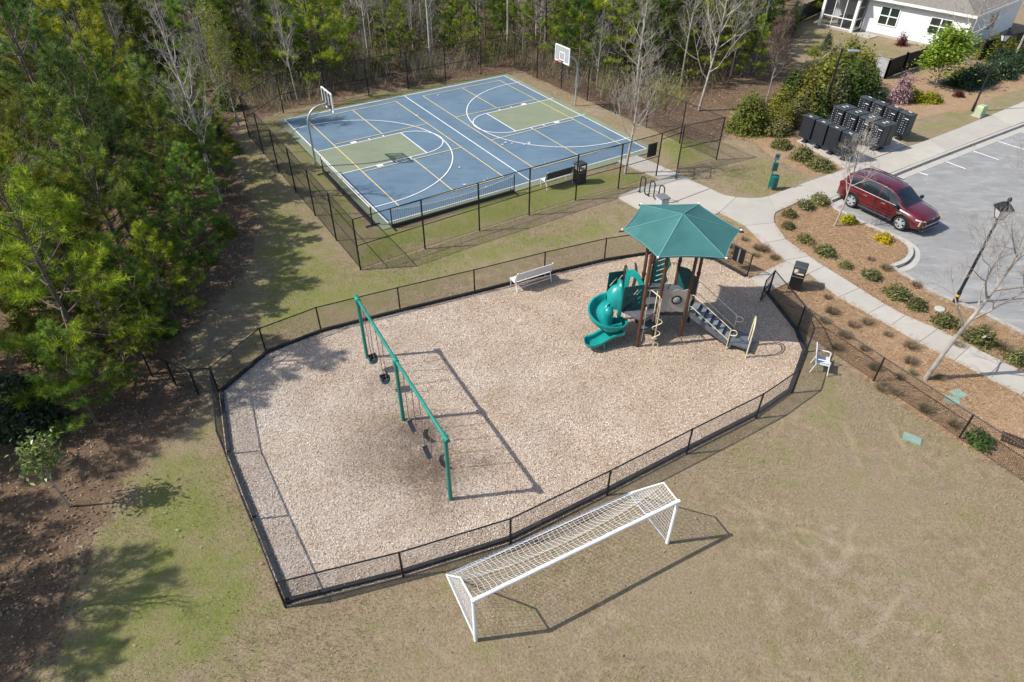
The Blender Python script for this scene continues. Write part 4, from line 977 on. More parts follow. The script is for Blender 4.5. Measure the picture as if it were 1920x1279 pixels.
m = MB(); m.panel(arch, pLP+Zv*(DZ+.04), d, Zv, .03, [hol]); m.build('arch_panel', TEAL, pl, off)
# panels and bars at the back
d = pE-pF; m = MB()
for k in range(1, 7): q = pF.lerp(pE, k/7); m.tube([q+Zv*(DZ+.06), q+Zv*2.1], .013, 6)
for z in (DZ+.06, 2.1): m.tube([pF+Zv*z, pE+Zv*z], .017, 6)
m.build('bar_rail', CREAMP, pl, off, True)
m = MB(); cr_ = [(.0, 0), (.10, .3), (.16, .65), (.15, 1.0), (.05, 1.35), (-.08, 1.5), (-.02, 1.15), (-.02, .7), (-.08, .3), (-.16, 0)]; m.panel(cr_, pF+Vector((-.25, .45, DZ-.2)), Vector((.8, .5, 0)), Zv, .03); m.build('crescent_panel', GREYPANEL, pl, off)
d = pD-pE; L = d.length; m = MB(); o_ = [(0, 0)]+[(.02+.05*math.sin(k*1.1), k*.14) for k in range(1, 11)]+[(L*.5, 1.55)]+[(L*.62+.05*math.sin(k*1.1+1), k*.14) for k in range(10, 0, -1)]+[(L*.6, 0)]
hs = [[(L*.16, .15+.22*k), (L*.20, .11+.22*k), (L*.45, .22+.22*k), (L*.42, .27+.22*k)] for k in range(5)]
m.panel(o_, pE+Zv*(DZ+.02), d, Zv, .03, hs); m.build('wavy_panel', TEAL, pl, off)
m = MB()
for q in (.68, .80, .92): p = pE.lerp(pD, q); m.tube([p+Zv*(DZ+.03), p+Zv*2.15], .013, 6)
m.tube([pE+Zv*2.15, pD+Zv*2.15], .017, 6); m.build('bar_rail', CREAMP, pl, off, True)
d = pC-pD; L = d.length; m = MB(); m.panel([(0, 0), (L, 0), (L, .8), (L*.5, .95), (0, .8)], pD+Zv*(DZ+.02), d, Zv, .03, [[(L*(.2+.28*i)+.02*math.cos(R(a)), .3+.3*j+.02*math.sin(R(a))) for a in range(0, 360, 60)] for i in range(3) for j in range(2)]); m.build('dotted_panel', DKGREEN, pl, off)
# loop climber at the front left
q = Vector((5.19, 18.84, 0)); m = MB(); m.tube([q-Zv*.05, q+Zv*1.85]+arcpts(q+Vector((-.02, .22, 1.87)), Vector((0, -1, 0)), Zv, .22, 0, 90, 5)+[Vector((4.98, 19.5, 2.05)), Vector((4.95, 19.62, 1.95)), Vector((4.95, 19.62, DZ))], .021, 8); cl = m.build('climber_pole', CREAMP, pl, off, True)
m = MB(); pts = [q+Vector((.16*math.sin(2*math.pi*z/.52)*(1 if True else 0), -.035-.02*math.cos(2*math.pi*z/.52), z)) for z in np.arange(.10, 1.36, .026)]; m.tube(pts, .017, 7); m.build('loop_step', CREAMP, cl, off, True)
for a, z0, z1, bk_ in ((Vector((4.72, 18.80, 0)), .3, 1.62, .28), (Vector((4.66, 19.12, 0)), .72, 1.70, .25), (Vector((5.14, 19.32, 0)), .75, 2.0, .2), (Vector((5.22, 19.18, 0)), .75, 1.95, -.1)):
    m = MB(); m.tube([a+Zv*z0, a+Zv*(z1-.1), a+Vector((.02, bk_*.3, z1)), a+Vector((.05, bk_, z1)), a+Vector((.06, bk_+.05, z1-.1)), a+Vector((.06, bk_+.05, DZ))], .015, 6); m.build('hand_grip', CREAMP, pl, off, True)
# stairs, landing, rails, hoop
TREAD = mat('pale_tread', (.17, .19, .21), .6, .2, 6, dirt=(.22, .21, .19)); s_ = Vector((.885, -.465, 0)); w_ = Vector((.465, .885, 0)); st0 = pB.lerp(pC, .5)+s_*.08
for k in range(6):
    c = st0+s_*(.14+.265*k)+Zv*(1.06-.135*k); m = MB(); m.beam(c-w_*.40, c+w_*.40, .25, .035); m.build('tread', TREAD, pl, off)
    m = MB(); m.beam(c+s_*.125-w_*.40-Zv*.07, c+s_*.125+w_*.40-Zv*.07, .012, .13); m.build('riser', DKGREY, pl, off)
for e in (-1, 1):
    m = MB(); A = st0+w_*e*.42; m.panel([(0, .98), (0, 1.2), (1.75, .33), (1.75, .12)], A, s_, Zv, .03); m.build('stringer', GREYP, pl, off)
ld = st0+s_*2.02; m = MB(); m.box(ld+Zv*.30, (.72, .86, .06), rot(math.atan2(s_.y, s_.x))); m.build('landing', GREYP, pl, off)
m = MB()
for e in (-1, 1):
    for f in (-1, 1): c = ld+s_*f*.3+w_*e*.36; m.beam(c, c+Zv*.28, .06, .06, (1, 0, 0))
m.build('landing_legs', DKGREY, pl, off)
for e in (-1, 1):
    A = st0+w_*e*.46; m = MB(); E = A+s_*1.62
    for z0, z1 in ((DZ+.72, .95), (DZ+.22, .45)): m.tube([A+Zv*z0, A+s_*.1+Zv*z0, E+Zv*z1], .017, 8)
    m.tube([E, E+Zv*.95]+arcpts(E+s_*.12+Zv*.83, -s_, Zv, .12, 40, 270, 9)+[E+Zv*.70], .017, 8); m.tube([A+Zv*DZ, A+Zv*(DZ+.72)], .017, 8); m.build('hand_rail', CREAMP, pl, off, True)
A, B = Vector((8.42, 18.2, 0)), Vector((8.66, 18.92, 0)); d = B-A
for k, w in enumerate((0, .16)):
    a, c = A+d*w*.5, B-d*w*.5; hh = 1.55-w*.7; m = MB(); md = a.lerp(c, .5); r_ = (c-a).length/2; m.tube([a, a+Zv*(hh-r_)]+arcpts(md+Zv*(hh-r_), (a-c).normalized(), Zv, r_, 10, 170, 8)+[c+Zv*(hh-r_), c], .022, 8); m.build('end_hoop', CREAMP, pl, off, True)

# ------------------------------------------------------------------ car
PAINT = mat('dark_red_paint', (.095, .006, .010), .25, .01, 1, spec=.5, coat=1.); GLASS = mat('dark_glass', (.012, .018, .022), .06, .1, 2, spec=.7); CLAD = mat('black_cladding', (.02, .02, .022), .6, .2, 6); CHROME = mat('chrome', (.72, .72, .72), .18, .05, 5, metal=1.)
TYRE = mat('tyre_rubber', (.02, .02, .021), .85, .2, 9); ALLOY = mat('alloy_wheel', (.40, .41, .42), .35, .06, 6, metal=.15, spec=.6); LENS = mat('headlight_lens', (.55, .55, .52), .1, .1, 6, spec=.7); AMBER = mat('amber_lens', (.65, .30, .06), .2, .1, 6, spec=.6); REDL = mat('tail_lens', (.25, .01, .01), .15, .1, 6, spec=.6)
cr, cf = at(1593, 388), at(1688, 433); d = (cf-cr).normalized(); left = Vector((-d.y, d.x, 0)); cb = cr.lerp(cf, .5)+left*.80; cb.z = RZ
# the wheels stand on the asphalt, a kerb's height below the pavement
cr, cf = at(1593, 388, RZ), at(1688, 433, RZ); cb = cr.lerp(cf, .5)+left*.84
car = thing('parked_car', 'dark red SUV parked at the kerb beside the straw bed', 'car', cb-d*.08, math.atan2(d.y, d.x)); car.scale = (.95, .96, .96)
WB = 1.40
ST = [(-2.40,.70,.72,.66,.50,.98,1.0),(-2.34,.80,.86,.80,.36,1.05,1.08),(-2.1,.87,.94,.87,.30,1.09,1.12),(-1.4,.89,.95,.89,.27,1.08,1.12),(-.4,.90,.945,.89,.25,1.06,1.1),(.8,.90,.945,.88,.25,1.03,1.08),(1.2,.90,.95,.86,.26,1.01,1.07),(1.65,.88,.95,.83,.28,.97,1.04),(2.05,.84,.91,.78,.31,.91,.98),(2.28,.76,.84,.70,.34,.83,.89),(2.38,.68,.74,.62,.42,.72,.77)]
rings = []
for x, wb, wm, ws, zb, zl, zt in ST:
    half = [(wb*.8, zb-.02), (wb, zb+.04), (wm, zb+.20), (wm*1.005, .62), (wm*.985, zl-.14), (ws*1.02, zl-.02), (ws*.9, zt-.015), (ws*.5, zt+.015)]
    rings.append([Vector((x, -y, z)) for y, z in half]+[Vector((x, y, z)) for y, z in half[::-1]])
m = MB(); m.loft(rings); body_me = m.mesh('body', smooth=False); cut = MB()
for x in (-WB, WB):
    for e in (-1, 1): cut.tube([(x, e*.60, .37), (x, e*1.2, .37)], .43, 28)
body = link('body', body_me, car, PAINT); cutter = bpy.data.objects.new('cutter', cut.mesh('cutter')); col.objects.link(cutter); cutter.parent = car
mod = body.modifiers.new('arches', 'BOOLEAN'); mod.operation = 'DIFFERENCE'; mod.object = cutter; mod.solver = 'EXACT'
dg = bpy.context.evaluated_depsgraph_get(); nm_ = bpy.data.meshes.new_from_object(body.evaluated_get(dg)); body.modifiers.clear(); body.data = nm_
bpy.data.objects.remove(cutter); nm_.materials.clear(); nm_.materials.append(PAINT)
nm_.polygons.foreach_set('use_smooth', [True]*len(nm_.polygons)); nm_.set_sharp_from_angle(angle=R(32))
GH_ = [(-2.30,.74,.70,1.08,1.12),(-2.12,.80,.66,1.08,1.50),(-1.85,.84,.65,1.08,1.66),(-1.0,.87,.68,1.07,1.72),(-.2,.87,.68,1.06,1.71),(.25,.865,.665,1.05,1.66),(.55,.85,.64,1.05,1.55),(.95,.83,.66,1.04,1.30),(1.32,.80,.72,1.03,1.06)]
rings = [[Vector((x, -wb, zb-.04)), Vector((x, -wb, zb)), Vector((x, -(wb+wt)/2-.015, (zb+zt)/2)), Vector((x, -wt, zt-.03)), Vector((x, -wt*.86, zt)), Vector((x, 0, zt+.025)), Vector((x, wt*.86, zt)), Vector((x, wt, zt-.03)), Vector((x, (wb+wt)/2+.015, (zb+zt)/2)), Vector((x, wb, zb)), Vector((x, wb, zb-.04))] for x, wb, wt, zb, zt in GH_]
m = MB(); m.loft(rings); me = m.mesh('cabin', smooth=True); link('cabin', me, car, PAINT)
def gsec(x):
    for a, c in zip(GH_, GH_[1:]):
        if a[0] <= x <= c[0]:
            f = (x-a[0])/(c[0]-a[0]); return [a[i]*(1-f)+c[i]*f for i in range(5)]
def side_pt(x, f, e, push=.006):
    _, wb, wt, zb, zt = gsec(x); P = [(wb, zb), ((wb+wt)/2+.015, (zb+zt)/2), (wt, zt-.03)]
    y, z = (P[0][0]+(P[1][0]-P[0][0])*f*2, P[0][1]+(P[1][1]-P[0][1])*f*2) if f < .5 else (P[1][0]+(P[2][0]-P[1][0])*(f-.5)*2, P[1][1]+(P[2][1]-P[1][1])*(f-.5)*2)
    return Vector((x, e*(y+push), z+.002))
for e in (-1, 1):
    for nm, x0, x1, f1a, f1b in (('rear_quarter_window', -1.95, -1.18, .62, .90), ('rear_door_window', -1.12, -.18, .92, .92), ('front_door_window', -.12, .92, .92, .78)):
        n = 9; m = MB(); g_ = []
        for k in range(n+1):
            x = x0+(x1-x0)*k/n; f1 = f1a+(f1b-f1a)*k/n
            if nm[0] == 'f' and k == n: f1 = .55
            g_.append([side_pt(x, .08+(f1-.08)*j/4, e) for j in range(5)])
        m.loft(g_ if e < 0 else [r[::-1] for r in g_], ring=False, caps=False); m.build(nm, GLASS, car, smooth=True)
    m = MB(); m.tube([side_pt(-2.0, .35, e, .008)]+[side_pt(x, .97, e, .009) for x in np.linspace(-1.75, .35, 10)]+[side_pt(x, .93, e, .009) for x in (.6, .85)]+[side_pt(1.0, .3, e, .01)], .012, 5)
    m.tube([side_pt(x, .04, e, .01) for x in np.linspace(-2.0, 1.05, 10)], .012, 5); m.build('chrome_trim', CHROME, car, smooth=True)
    m = MB(); m.tube([(x, e*.56, 1.73+.03*math.sin((x+1.9)*1.3)) for x in np.linspace(-1.85, .1, 9)], .018, 6); m.build('roof_rail', CLAD, car, smooth=True)
    m = MB(); m.box((1.0, e*1.02, 1.10), (.12, .2, .14)); m.box((1.03, e*.92, 1.05), (.06, .12, .05)); m.build('mirror', CLAD, car)
    for x in (-.75, .25): m = MB(); m.box((x, e*.945, .93), (.2, .03, .035)); m.build('door_handle', CHROME, car)
    m = MB(); m.beam((-.95, e*.945, .33), (.95, e*.945, .33), .05, .16); so = m.build('sill_cladding', CLAD, car); m = MB(); m.beam((-.95, e*.975, .36), (.95, e*.975, .36), .012, .035); m.build('sill_trim', CHROME, so)
    for x in (-.17, .95, -1.10): m = MB(); m.beam((x, e*.958, .42), (x+(.04 if x > 0 else 0), e*.945, 1.02), .006, .006, (0, 1, 0)); m.build('door_gap', CLAD, car)
    m = MB(); m.box((1.18, e*.93, .82), (.30, .03, .06)); m.build('fender_vent', CHROME, car)
    m = MB(); m.add([(2.20, e*.80, .84), (2.02, e*.87, .86), (2.04, e*.90, .80), (2.30, e*.76, .78), (2.40, e*.55, .76), (2.36, e*.56, .80)], [(0, 1, 2, 3), (0, 3, 4, 5)] if e < 0 else [(3, 2, 1, 0), (5, 4, 3, 0)]); m.beam((2.26, e*.83, .78), (2.24, e*.85, .56), .04, .03); m.build('headlight', LENS, car); m = MB(); m.beam((2.27, e*.815, .80), (2.40, e*.60, .79), .03, .03); m.beam((2.30, e*.82, .76), (2.28, e*.84, .56), .03, .03); m.build('running_light', AMBER, car)
    m = MB(); m.box((-2.36, e*.72, .98), (.06, .22, .16)); m.build('tail_light', REDL, car)
    for x in (-WB, WB):
        m = MB(); c = Vector((x, e*.84, .37)); Mw = Matrix(((1, 0, 0), (0, 0, e), (0, 1, 0)))
        m.lathe([(.25, -.10), (.34, -.11), (.365, -.08), (.37, 0), (.365, .08), (.34, .11), (.25, .10)], c, 28, Mw, False); wh = m.build('wheel', TYRE, car, smooth=True)
        m = MB(); m.lathe([(.265, -.09), (.265, .095), (.245, .105), (.235, .08), (.23, -.08)], c, 28, Mw); m.lathe([(.07, .02), (.07, .09), (.05, .10), (.01, .10)], c, 14, Mw)
        for k in range(5):
            a = R(72*k+20); dd = Vector((math.cos(a), 0, math.sin(a))); sd = Vector((-math.sin(a), 0, math.cos(a))); yy = Vector((0, e, 0))
            for q in (-1, 1): m.beam(c+yy*.085+dd*.05+sd*q*.015, c+yy*.075+dd*.24+sd*q*.05, .055, .03, yy)
        m.build('rim', ALLOY, wh, smooth=False); m = MB(); m.lathe([(.24, -.02), (.02, -.01)], c, 20, Mw); m.build('brake_disc', CLAD, wh)
        m = MB(); m.tube(arcpts((x, e*.945, .37), (1, 0, 0), (0, 0, 1), .445, -12, 192, 16), .032, 6); m.build('arch_cladding', CLAD, car, smooth=True)
g_ = []
for k in range(8):
    x = .46+.80*k/7; _, wb, wt, zb, zt = gsec(x); w = wt*.90; g_.append([Vector((x+.004, y*w, zt+.010+.028*(1-(y)**2)-.012)) for y in np.linspace(-1, 1, 9)])
m = MB(); m.loft([r[::-1] for r in g_], ring=False, caps=False); m.build('windscreen', GLASS, car, smooth=True)
g_ = []
for k in range(5):
    x = -2.27+.36*k/4; _, wb, wt, zb, zt = gsec(x); w = wt*.88; g_.append([Vector((x-.012, y*w, zt+.012)) for y in np.linspace(-1, 1, 7)])
m = MB(); m.loft([r[::-1] for r in g_], ring=False, caps=False); m.build('rear_glass', GLASS, car, smooth=True)
m = MB(); m.box((2.38, 0, .66), (.05, 1.15, .20)); gr = m.build('grille', CLAD, car); m = MB(); m.tube([(2.41, -.60, .74), (2.42, -.5, .555), (2.425, 0, .545), (2.42, .5, .555), (2.41, .60, .74)], .014, 5); m.build('grille_trim', CHROME, gr); m = MB(); m.box((2.395, 0, .80), (.02, .2, .035)); m.build('badge', CHROME, gr)
m = MB(); m.box((2.34, 0, .36), (.10, 1.45, .12)); m.build('lower_bumper', CLAD, car); m = MB(); m.box((2.385, 0, .30), (.06, 1.2, .03)); m.build('skid_trim', CHROME, car)
m = MB(); m.box((-2.36, 0, .42), (.10, 1.5, .20)); m.build('rear_bumper', CLAD, car); m = MB(); m.loft([[Vector((-1.75+x, sx*w, 1.735+z)) for sx, z in ((-1, 0), (1, 0), (1, h), (-1, h))] for x, w, h in ((0, .02, .06), (.14, .012, .015))]); m.build('antenna_fin', PAINT, car)
for x in (-WB, WB):
    m = MB(); m.box((x, 0, .5), (.7, 1.2, .45)); m.build('underbody', CLAD, car)

# ------------------------------------------------------------------ house
HK = Vector((35.73, 56.18, 0)); hd = Vector((-.655, .755, 0)).normalized(); hn = Vector((-hd.y, hd.x, 0)); hn = hn if hn.y < 0 else -hn; hb = -hn; WH = 2.7
house = thing('house', 'white clapboard house with grey shingle roof and screened porch', 'house', HK); off = HK.copy()
SIDING = mat('white_siding', (.74, .75, .76), .6, .04, 2); ROOFM = None
t = NT('grey_shingles'); pos = t.coord(); n = t.noise(pos, 7, 4, .7); c = t.mix(t.map(n, .3, .7), (.17, .155, .135), (.27, .25, .22)); c = t.mix(t.map(t.noise(t.scale3(pos, 3, 3, 12), 2.5, 2), .4, .7, 0, .5), c, (.12, .11, .10)); t.inp(t.b.inputs['Base Color'], c); t.b.inputs['Roughness'].default_value = .95; ROOFM = t.m
def lapwall(A, d, n_, L, z0, z1, name, skip=()):
    m = MB(); pitch = .175; k = int((z1-z0)/pitch+.5); pitch = (z1-z0)/k
    for i in range(k):
        a, c = z0+i*pitch, z0+(i+1)*pitch; o0 = n_*.022; o1 = n_*.006
        P = [A+o0+Zv*a, A+d*L+o0+Zv*a, A+d*L+o1+Zv*(c), A+o1+Zv*(c)]; Q = [A+o1+Zv*a, A+d*L+o1+Zv*a]
        m.add(P, [(0, 1, 2, 3)]); m.add([Q[0], Q[1], P[1], P[0]], [(0, 1, 2, 3)])
    m.add([A+Zv*z0, A+d*L+Zv*z0, A+d*L-n_*.15+Zv*z0, A-n_*.15+Zv*z0]+[A+Zv*z1, A+d*L+Zv*z1, A+d*L-n_*.15+Zv*z1, A-n_*.15+Zv*z1], [(0, 1, 5, 4), (1, 2, 6, 5), (2, 3, 7, 6), (3, 0, 4, 7), (4, 5, 6, 7)])
    return m.build(name, SIDING, house, off)
LW, LD = 12.2, 11.
w1 = lapwall(HK, hd, hn, 8.25, .15, WH, 'wall'); w2 = lapwall(HK, hb, -hd, LD, .15, WH, 'wall'); lapwall(HK+hb*LD, hd, hb, LW, .15, WH, 'wall'); lapwall(HK+hd*8.25, hb, hd, LD, .15, WH, 'wall')
lapwall(HK+hd*8.25+hb*2.6, hd, hn, LW-8.25, .15, WH, 'wall')
m = MB(); m.prism([tuple((HK+a)[:2]) for a in (hn*.03, hn*.03+hd*8.25, hd*8.25+hb*LD, hb*LD)], -.3, .16); m.build('foundation', CONC, house, off)
for p in (HK+hn*.02-hd*.02,): m = MB(); m.box((p.x, p.y, (WH+.15)/2), (.14, .14, WH-.15), rot(math.atan2(hd.y, hd.x))); m.build('corner_board', WHITEP, house, off)
e_ = .45; A, B = HK+hn*e_-hd*e_, HK+hn*e_+hd*(LW+e_); Cq, Dq = HK+hb*(LD+e_)+hd*(LW+e_), HK+hb*(LD+e_)-hd*e_; run = LD/2+e_; rz_ = WH+.12+run*.42
r0, r1 = HK+hb*LD/2-hd*e_+hd*run, HK+hb*LD/2+hd*(LW+e_)-hd*run; zt = Zv*(WH+.12)
m = MB(); Q = [A+zt, B+zt, Cq+zt, Dq+zt, Vector((r0.x, r0.y, rz_)), Vector((r1.x, r1.y, rz_))]; m.add(Q, [(1, 0, 4, 5), (2, 1, 5), (3, 2, 5, 4), (0, 3, 4)]); m.add([p-Zv*.03 for p in Q[:4]], [(0, 1, 2, 3)]); rf = m.build('roof', ROOFM, house, off)
m = MB()
for p, q in ((A, B), (B, Cq), (Cq, Dq), (Dq, A)): m.beam(p+Zv*(WH+.05), q+Zv*(WH+.05), .03, .2)
m.build('fascia', WHITEP, rf, off)
def whit(px, py):
    dd = np.array([(px-960)/CF, (py-639.5)/CF, 1]) @ _M; dd = Vector(dd); o_ = Vector((0, 0, CH)); t_ = (HK-o_).dot(hn)/dd.dot(hn); p = o_+dd*t_; return (p-HK).dot(hd), p.z
PANE = mat('dark_window_glass', (.02, .035, .03), .08, .2, 3, spec=.7)
for quad in (((1655.3,11),(1690,17.5),(1679,50.8),(1644.8,43.8)), ((1748,31),(1788.8,39.4),(1776.7,69),(1737,62))):
    ss = [whit(*q) for q in quad]; s0, s1 = min(a[0] for a in ss), max(a[0] for a in ss); s0, s1 = (ss[1][0]+ss[2][0])/2, (ss[0][0]+ss[3][0])/2; z1, z0 = (ss[0][1]+ss[1][1])/2, (ss[2][1]+ss[3][1])/2
    z1 = min(z1, WH-.3); o_ = HK+hn*.03; m = MB(); sm, zm = (s0+s1)/2, (z0+z1)/2
    for a, c in (((s0, z0), (s1, z0)), ((s0, z1), (s1, z1)), ((s0, zm), (s1, zm))): m.beam(o_+hd*a[0]+Zv*a[1], o_+hd*c[0]+Zv*c[1], .07, .08)
    for s in (s0, sm, s1): m.beam(o_+hd*s+Zv*(z0-.04), o_+hd*s+Zv*(z1+.04), .075, .09 if s != sm else .1, hd)
    f = m.build('window', WHITEP, house, off)
    for a, c in ((s0, sm), (sm, s1)):
        for z, zz in ((z0, zm), (zm, z1)): m = MB(); q = o_-hn*.0+hd*(a+c)/2+Zv*(z+zz)/2; m.box(q, (abs(c-a)-.08, .02, zz-z-.06), rot(math.atan2(hd.y, hd.x))); m.build('pane', PANE, f, off)
q = HK+hb*4.2-hd*.03; m = MB()
for z in (1.0, 2.2): m.beam(q+Zv*z, q+hb*1.6+Zv*z, .06, .08)
for s in (0, .8, 1.6): m.beam(q+hb*s+Zv*.96, q+hb*s+Zv*2.24, .06, .08, hb)
f = m.build('window', WHITEP, house, off); m = MB(); m.box(q+hb*.8+Zv*1.6, (1.55, .02, 1.15), rot(math.atan2(hb.y, hb.x))); m.build('pane', PANE, f, off)
# screened porch
pr0 = at(1595, 61); pl0 = at(1536, 47.5); p_ = [pr0, pl0, pl0+hb*3.4, HK+hd*8.25+hb*2.6, HK+hd*8.25]; SCREEN = None
m = MB(); m.prism([tuple(q[:2]) for q in (pr0, pl0, pl0+hb*3.4, pr0+hb*3.4)], -.2, .1); m.build('porch_floor', CONC, house, off)
m = MB()
for q, w in ((pr0, .24), (pl0, .24)): m = MB(); m.box((q.x, q.y, WH/2), (w, w, WH), rot(math.atan2(hd.y, hd.x))); m.build('porch_post', WHITEP, house, off)
m = MB()
for f in (.34, .67): q = pr0.lerp(pl0, f); m.beam(q+Zv*.1, q+Zv*WH, .06, .06, hd)
for z in (.15, .95, WH-.05): m.beam(pr0+Zv*z, pl0+Zv*z, .06, .08)
q = pr0+hb*1.5
for z in (.15, .95, 1.9, WH-.05): m.beam(pr0+Zv*z, q+Zv*z, .06, .07)
m.beam(q+Zv*.1, q+Zv*WH, .1, .1, hd); m.build('screen_frame', WHITEP, house, off)
t = NT('insect_screen'); tb = t.new('ShaderNodeBsdfTransparent'); mx = t.new('ShaderNodeMixShader'); mx.inputs[0].default_value = .45; t.b.inputs['Base Color'].default_value = (.05, .055, .06, 1); t.l.new(tb.outputs[0], mx.inputs[1]); t.l.new(t.b.outputs[0], mx.inputs[2]); t.l.new(mx.outputs[0], t.out.inputs[0]); SCREEN = t.m
m = MB(); m.add([pr0-hn*.01+Zv*.15, pl0-hn*.01+Zv*.15, pl0-hn*.01+Zv*WH, pr0-hn*.01+Zv*WH], [(0, 1, 2, 3)]); m.add([pr0+hd*.01+Zv*.15, q+hd*.01+Zv*.15, q+hd*.01+Zv*WH, pr0+hd*.01+Zv*WH], [(0, 1, 2, 3)]); m.build('insect_screen', SCREEN, house, off)
m = MB(); A, B = pr0+hn*.35-hd*.3, pl0+hn*.35+hd*.4; zz = Zv*(WH+.14); rr = Zv*(WH+.14+3.6*.42); m.add([A+zz, B+zz, B+hb*4.2+rr, A+hb*4.2+rr]+[p-Zv*.06 for p in (A+zz, B+zz, B+hb*4.2+rr, A+hb*4.2+rr)], [(1, 0, 3, 2), (4, 5, 6, 7), (0, 1, 5, 4), (1, 2, 6, 5), (2, 3, 7, 6), (3, 0, 4, 7)]); m.build('porch_roof', ROOFM, house, off)
WICK = mat('grey_wicker', (.07, .075, .08), .8, .3, 20); q = pr0.lerp(pl0, .42)+hb*1.0
for c, rzz, lab in ((q, .6, 'dark grey wicker armchair inside the screened porch near its screen'), (q+hb*.9+hd*-.2, 2.4, 'dark grey wicker sofa chair deeper inside the screened porch')):
    t_ = thing('wicker_armchair', lab, 'chair', Vector((c.x, c.y, .1)), rzz); m = MB(); m.box((0, 0, .28), (.75, .7, .3)); m.build('seat', WICK, t_); m = MB(); m.box((0, .33, .55), (.78, .14, .62)); m.build('backrest', WICK, t_); m = MB(); [m.box((e*.38, 0, .42), (.14, .7, .4)) for e in (-1, 1)]; m.build('armrests', WICK, t_)
sl2 = tag(bpy.data.objects.new('patio', None), kind='structure'); col.objects.link(sl2); slab(sl2, [(1595,62),(1613,59),(1647,68),(1629,73)])
# dark yard fence
def pfence(px, h, lab, m_, n_per=.16):
    P = [at(*p) for p in px]; t_ = thing('privacy_fence', lab, 'fence', P[0]); off = P[0].copy()
    for A, B in zip(P, P[1:]):
        n = int((B-A).length/n_per)
        for k in range(n):
            a, c = A.lerp(B, k/n), A.lerp(B, (k+1)/n); e = (c-a)*.03; m = MB(); m.beam(a+e+Zv*h/2, c-e+Zv*h/2, .025, h); m.build('board', m_, t_, off)
        m = MB(); m.beam(A+Zv*(h+.02), B+Zv*(h+.02), .07, .04); m.build('cap_rail', m_, t_, off)
        for q in (A, B): m = MB(); m.box(q+Zv*(h+.1)/2, (.11, .11, h+.1)); m.box(q+Zv*(h+.12), (.15, .15, .04)); m.build('post', m_, t_, off)
DFENCE = mat('black_fence_board', (.016, .016, .018), .6, .2, 5)
pfence([(1658,147),(1690,135),(1725,124),(1762,112)], 1.25, 'black board yard fence beside the pink flowering bush', DFENCE)
pfence([(1639,139),(1658,147)], 1.2, 'pale board yard fence end behind the yellow green shrubs', mat('pale_fence', (.36, .37, .39), .6, .08, 4))
pfence([(1468,72),(1500,40),(1536,24),(1590,8)], 1.35, 'black board yard fence behind the porch lawn under the pines', DFENCE)
pfence([(1835,112),(1880,98),(1930,88)], 1.3, 'black board yard fence along the side wall of the house', DFENCE)
# ------------------------------------------------------------------ plants
def segmesh(P0, P1, R0, R1, n=4):
    P0, P1 = np.asarray(P0, float), np.asarray(P1, float); R0, R1 = np.asarray(R0, float), np.asarray(R1, float)
    d = P1-P0; d /= np.linalg.norm(d, axis=1)[:, None]+1e-9; ref = np.where(np.abs(d[:, 2:3]) > .9, [[1., 0, 0]], [[0, 0, 1.]])
    s = np.cross(d, ref); s /= np.linalg.norm(s, axis=1)[:, None]; u = np.cross(s, d); V = []
    for P, r_ in ((P0, R0), (P1, R1)):
        for k in range(n):
            a = 2*np.pi*k/n; V.append(P+(s*math.cos(a)+u*math.sin(a))*r_[:, None])
    m = len(P0); V = np.stack(V, 1).reshape(-1, 3); base = (np.arange(m)*2*n)[:, None]
    F = np.concatenate([base+np.array([[k, (k+1) % n, n+(k+1) % n, n+k]]) for k in range(n)], 0)
    return V, F
def unit(v): return v/(np.linalg.norm(v, axis=-1, keepdims=True)+1e-9)

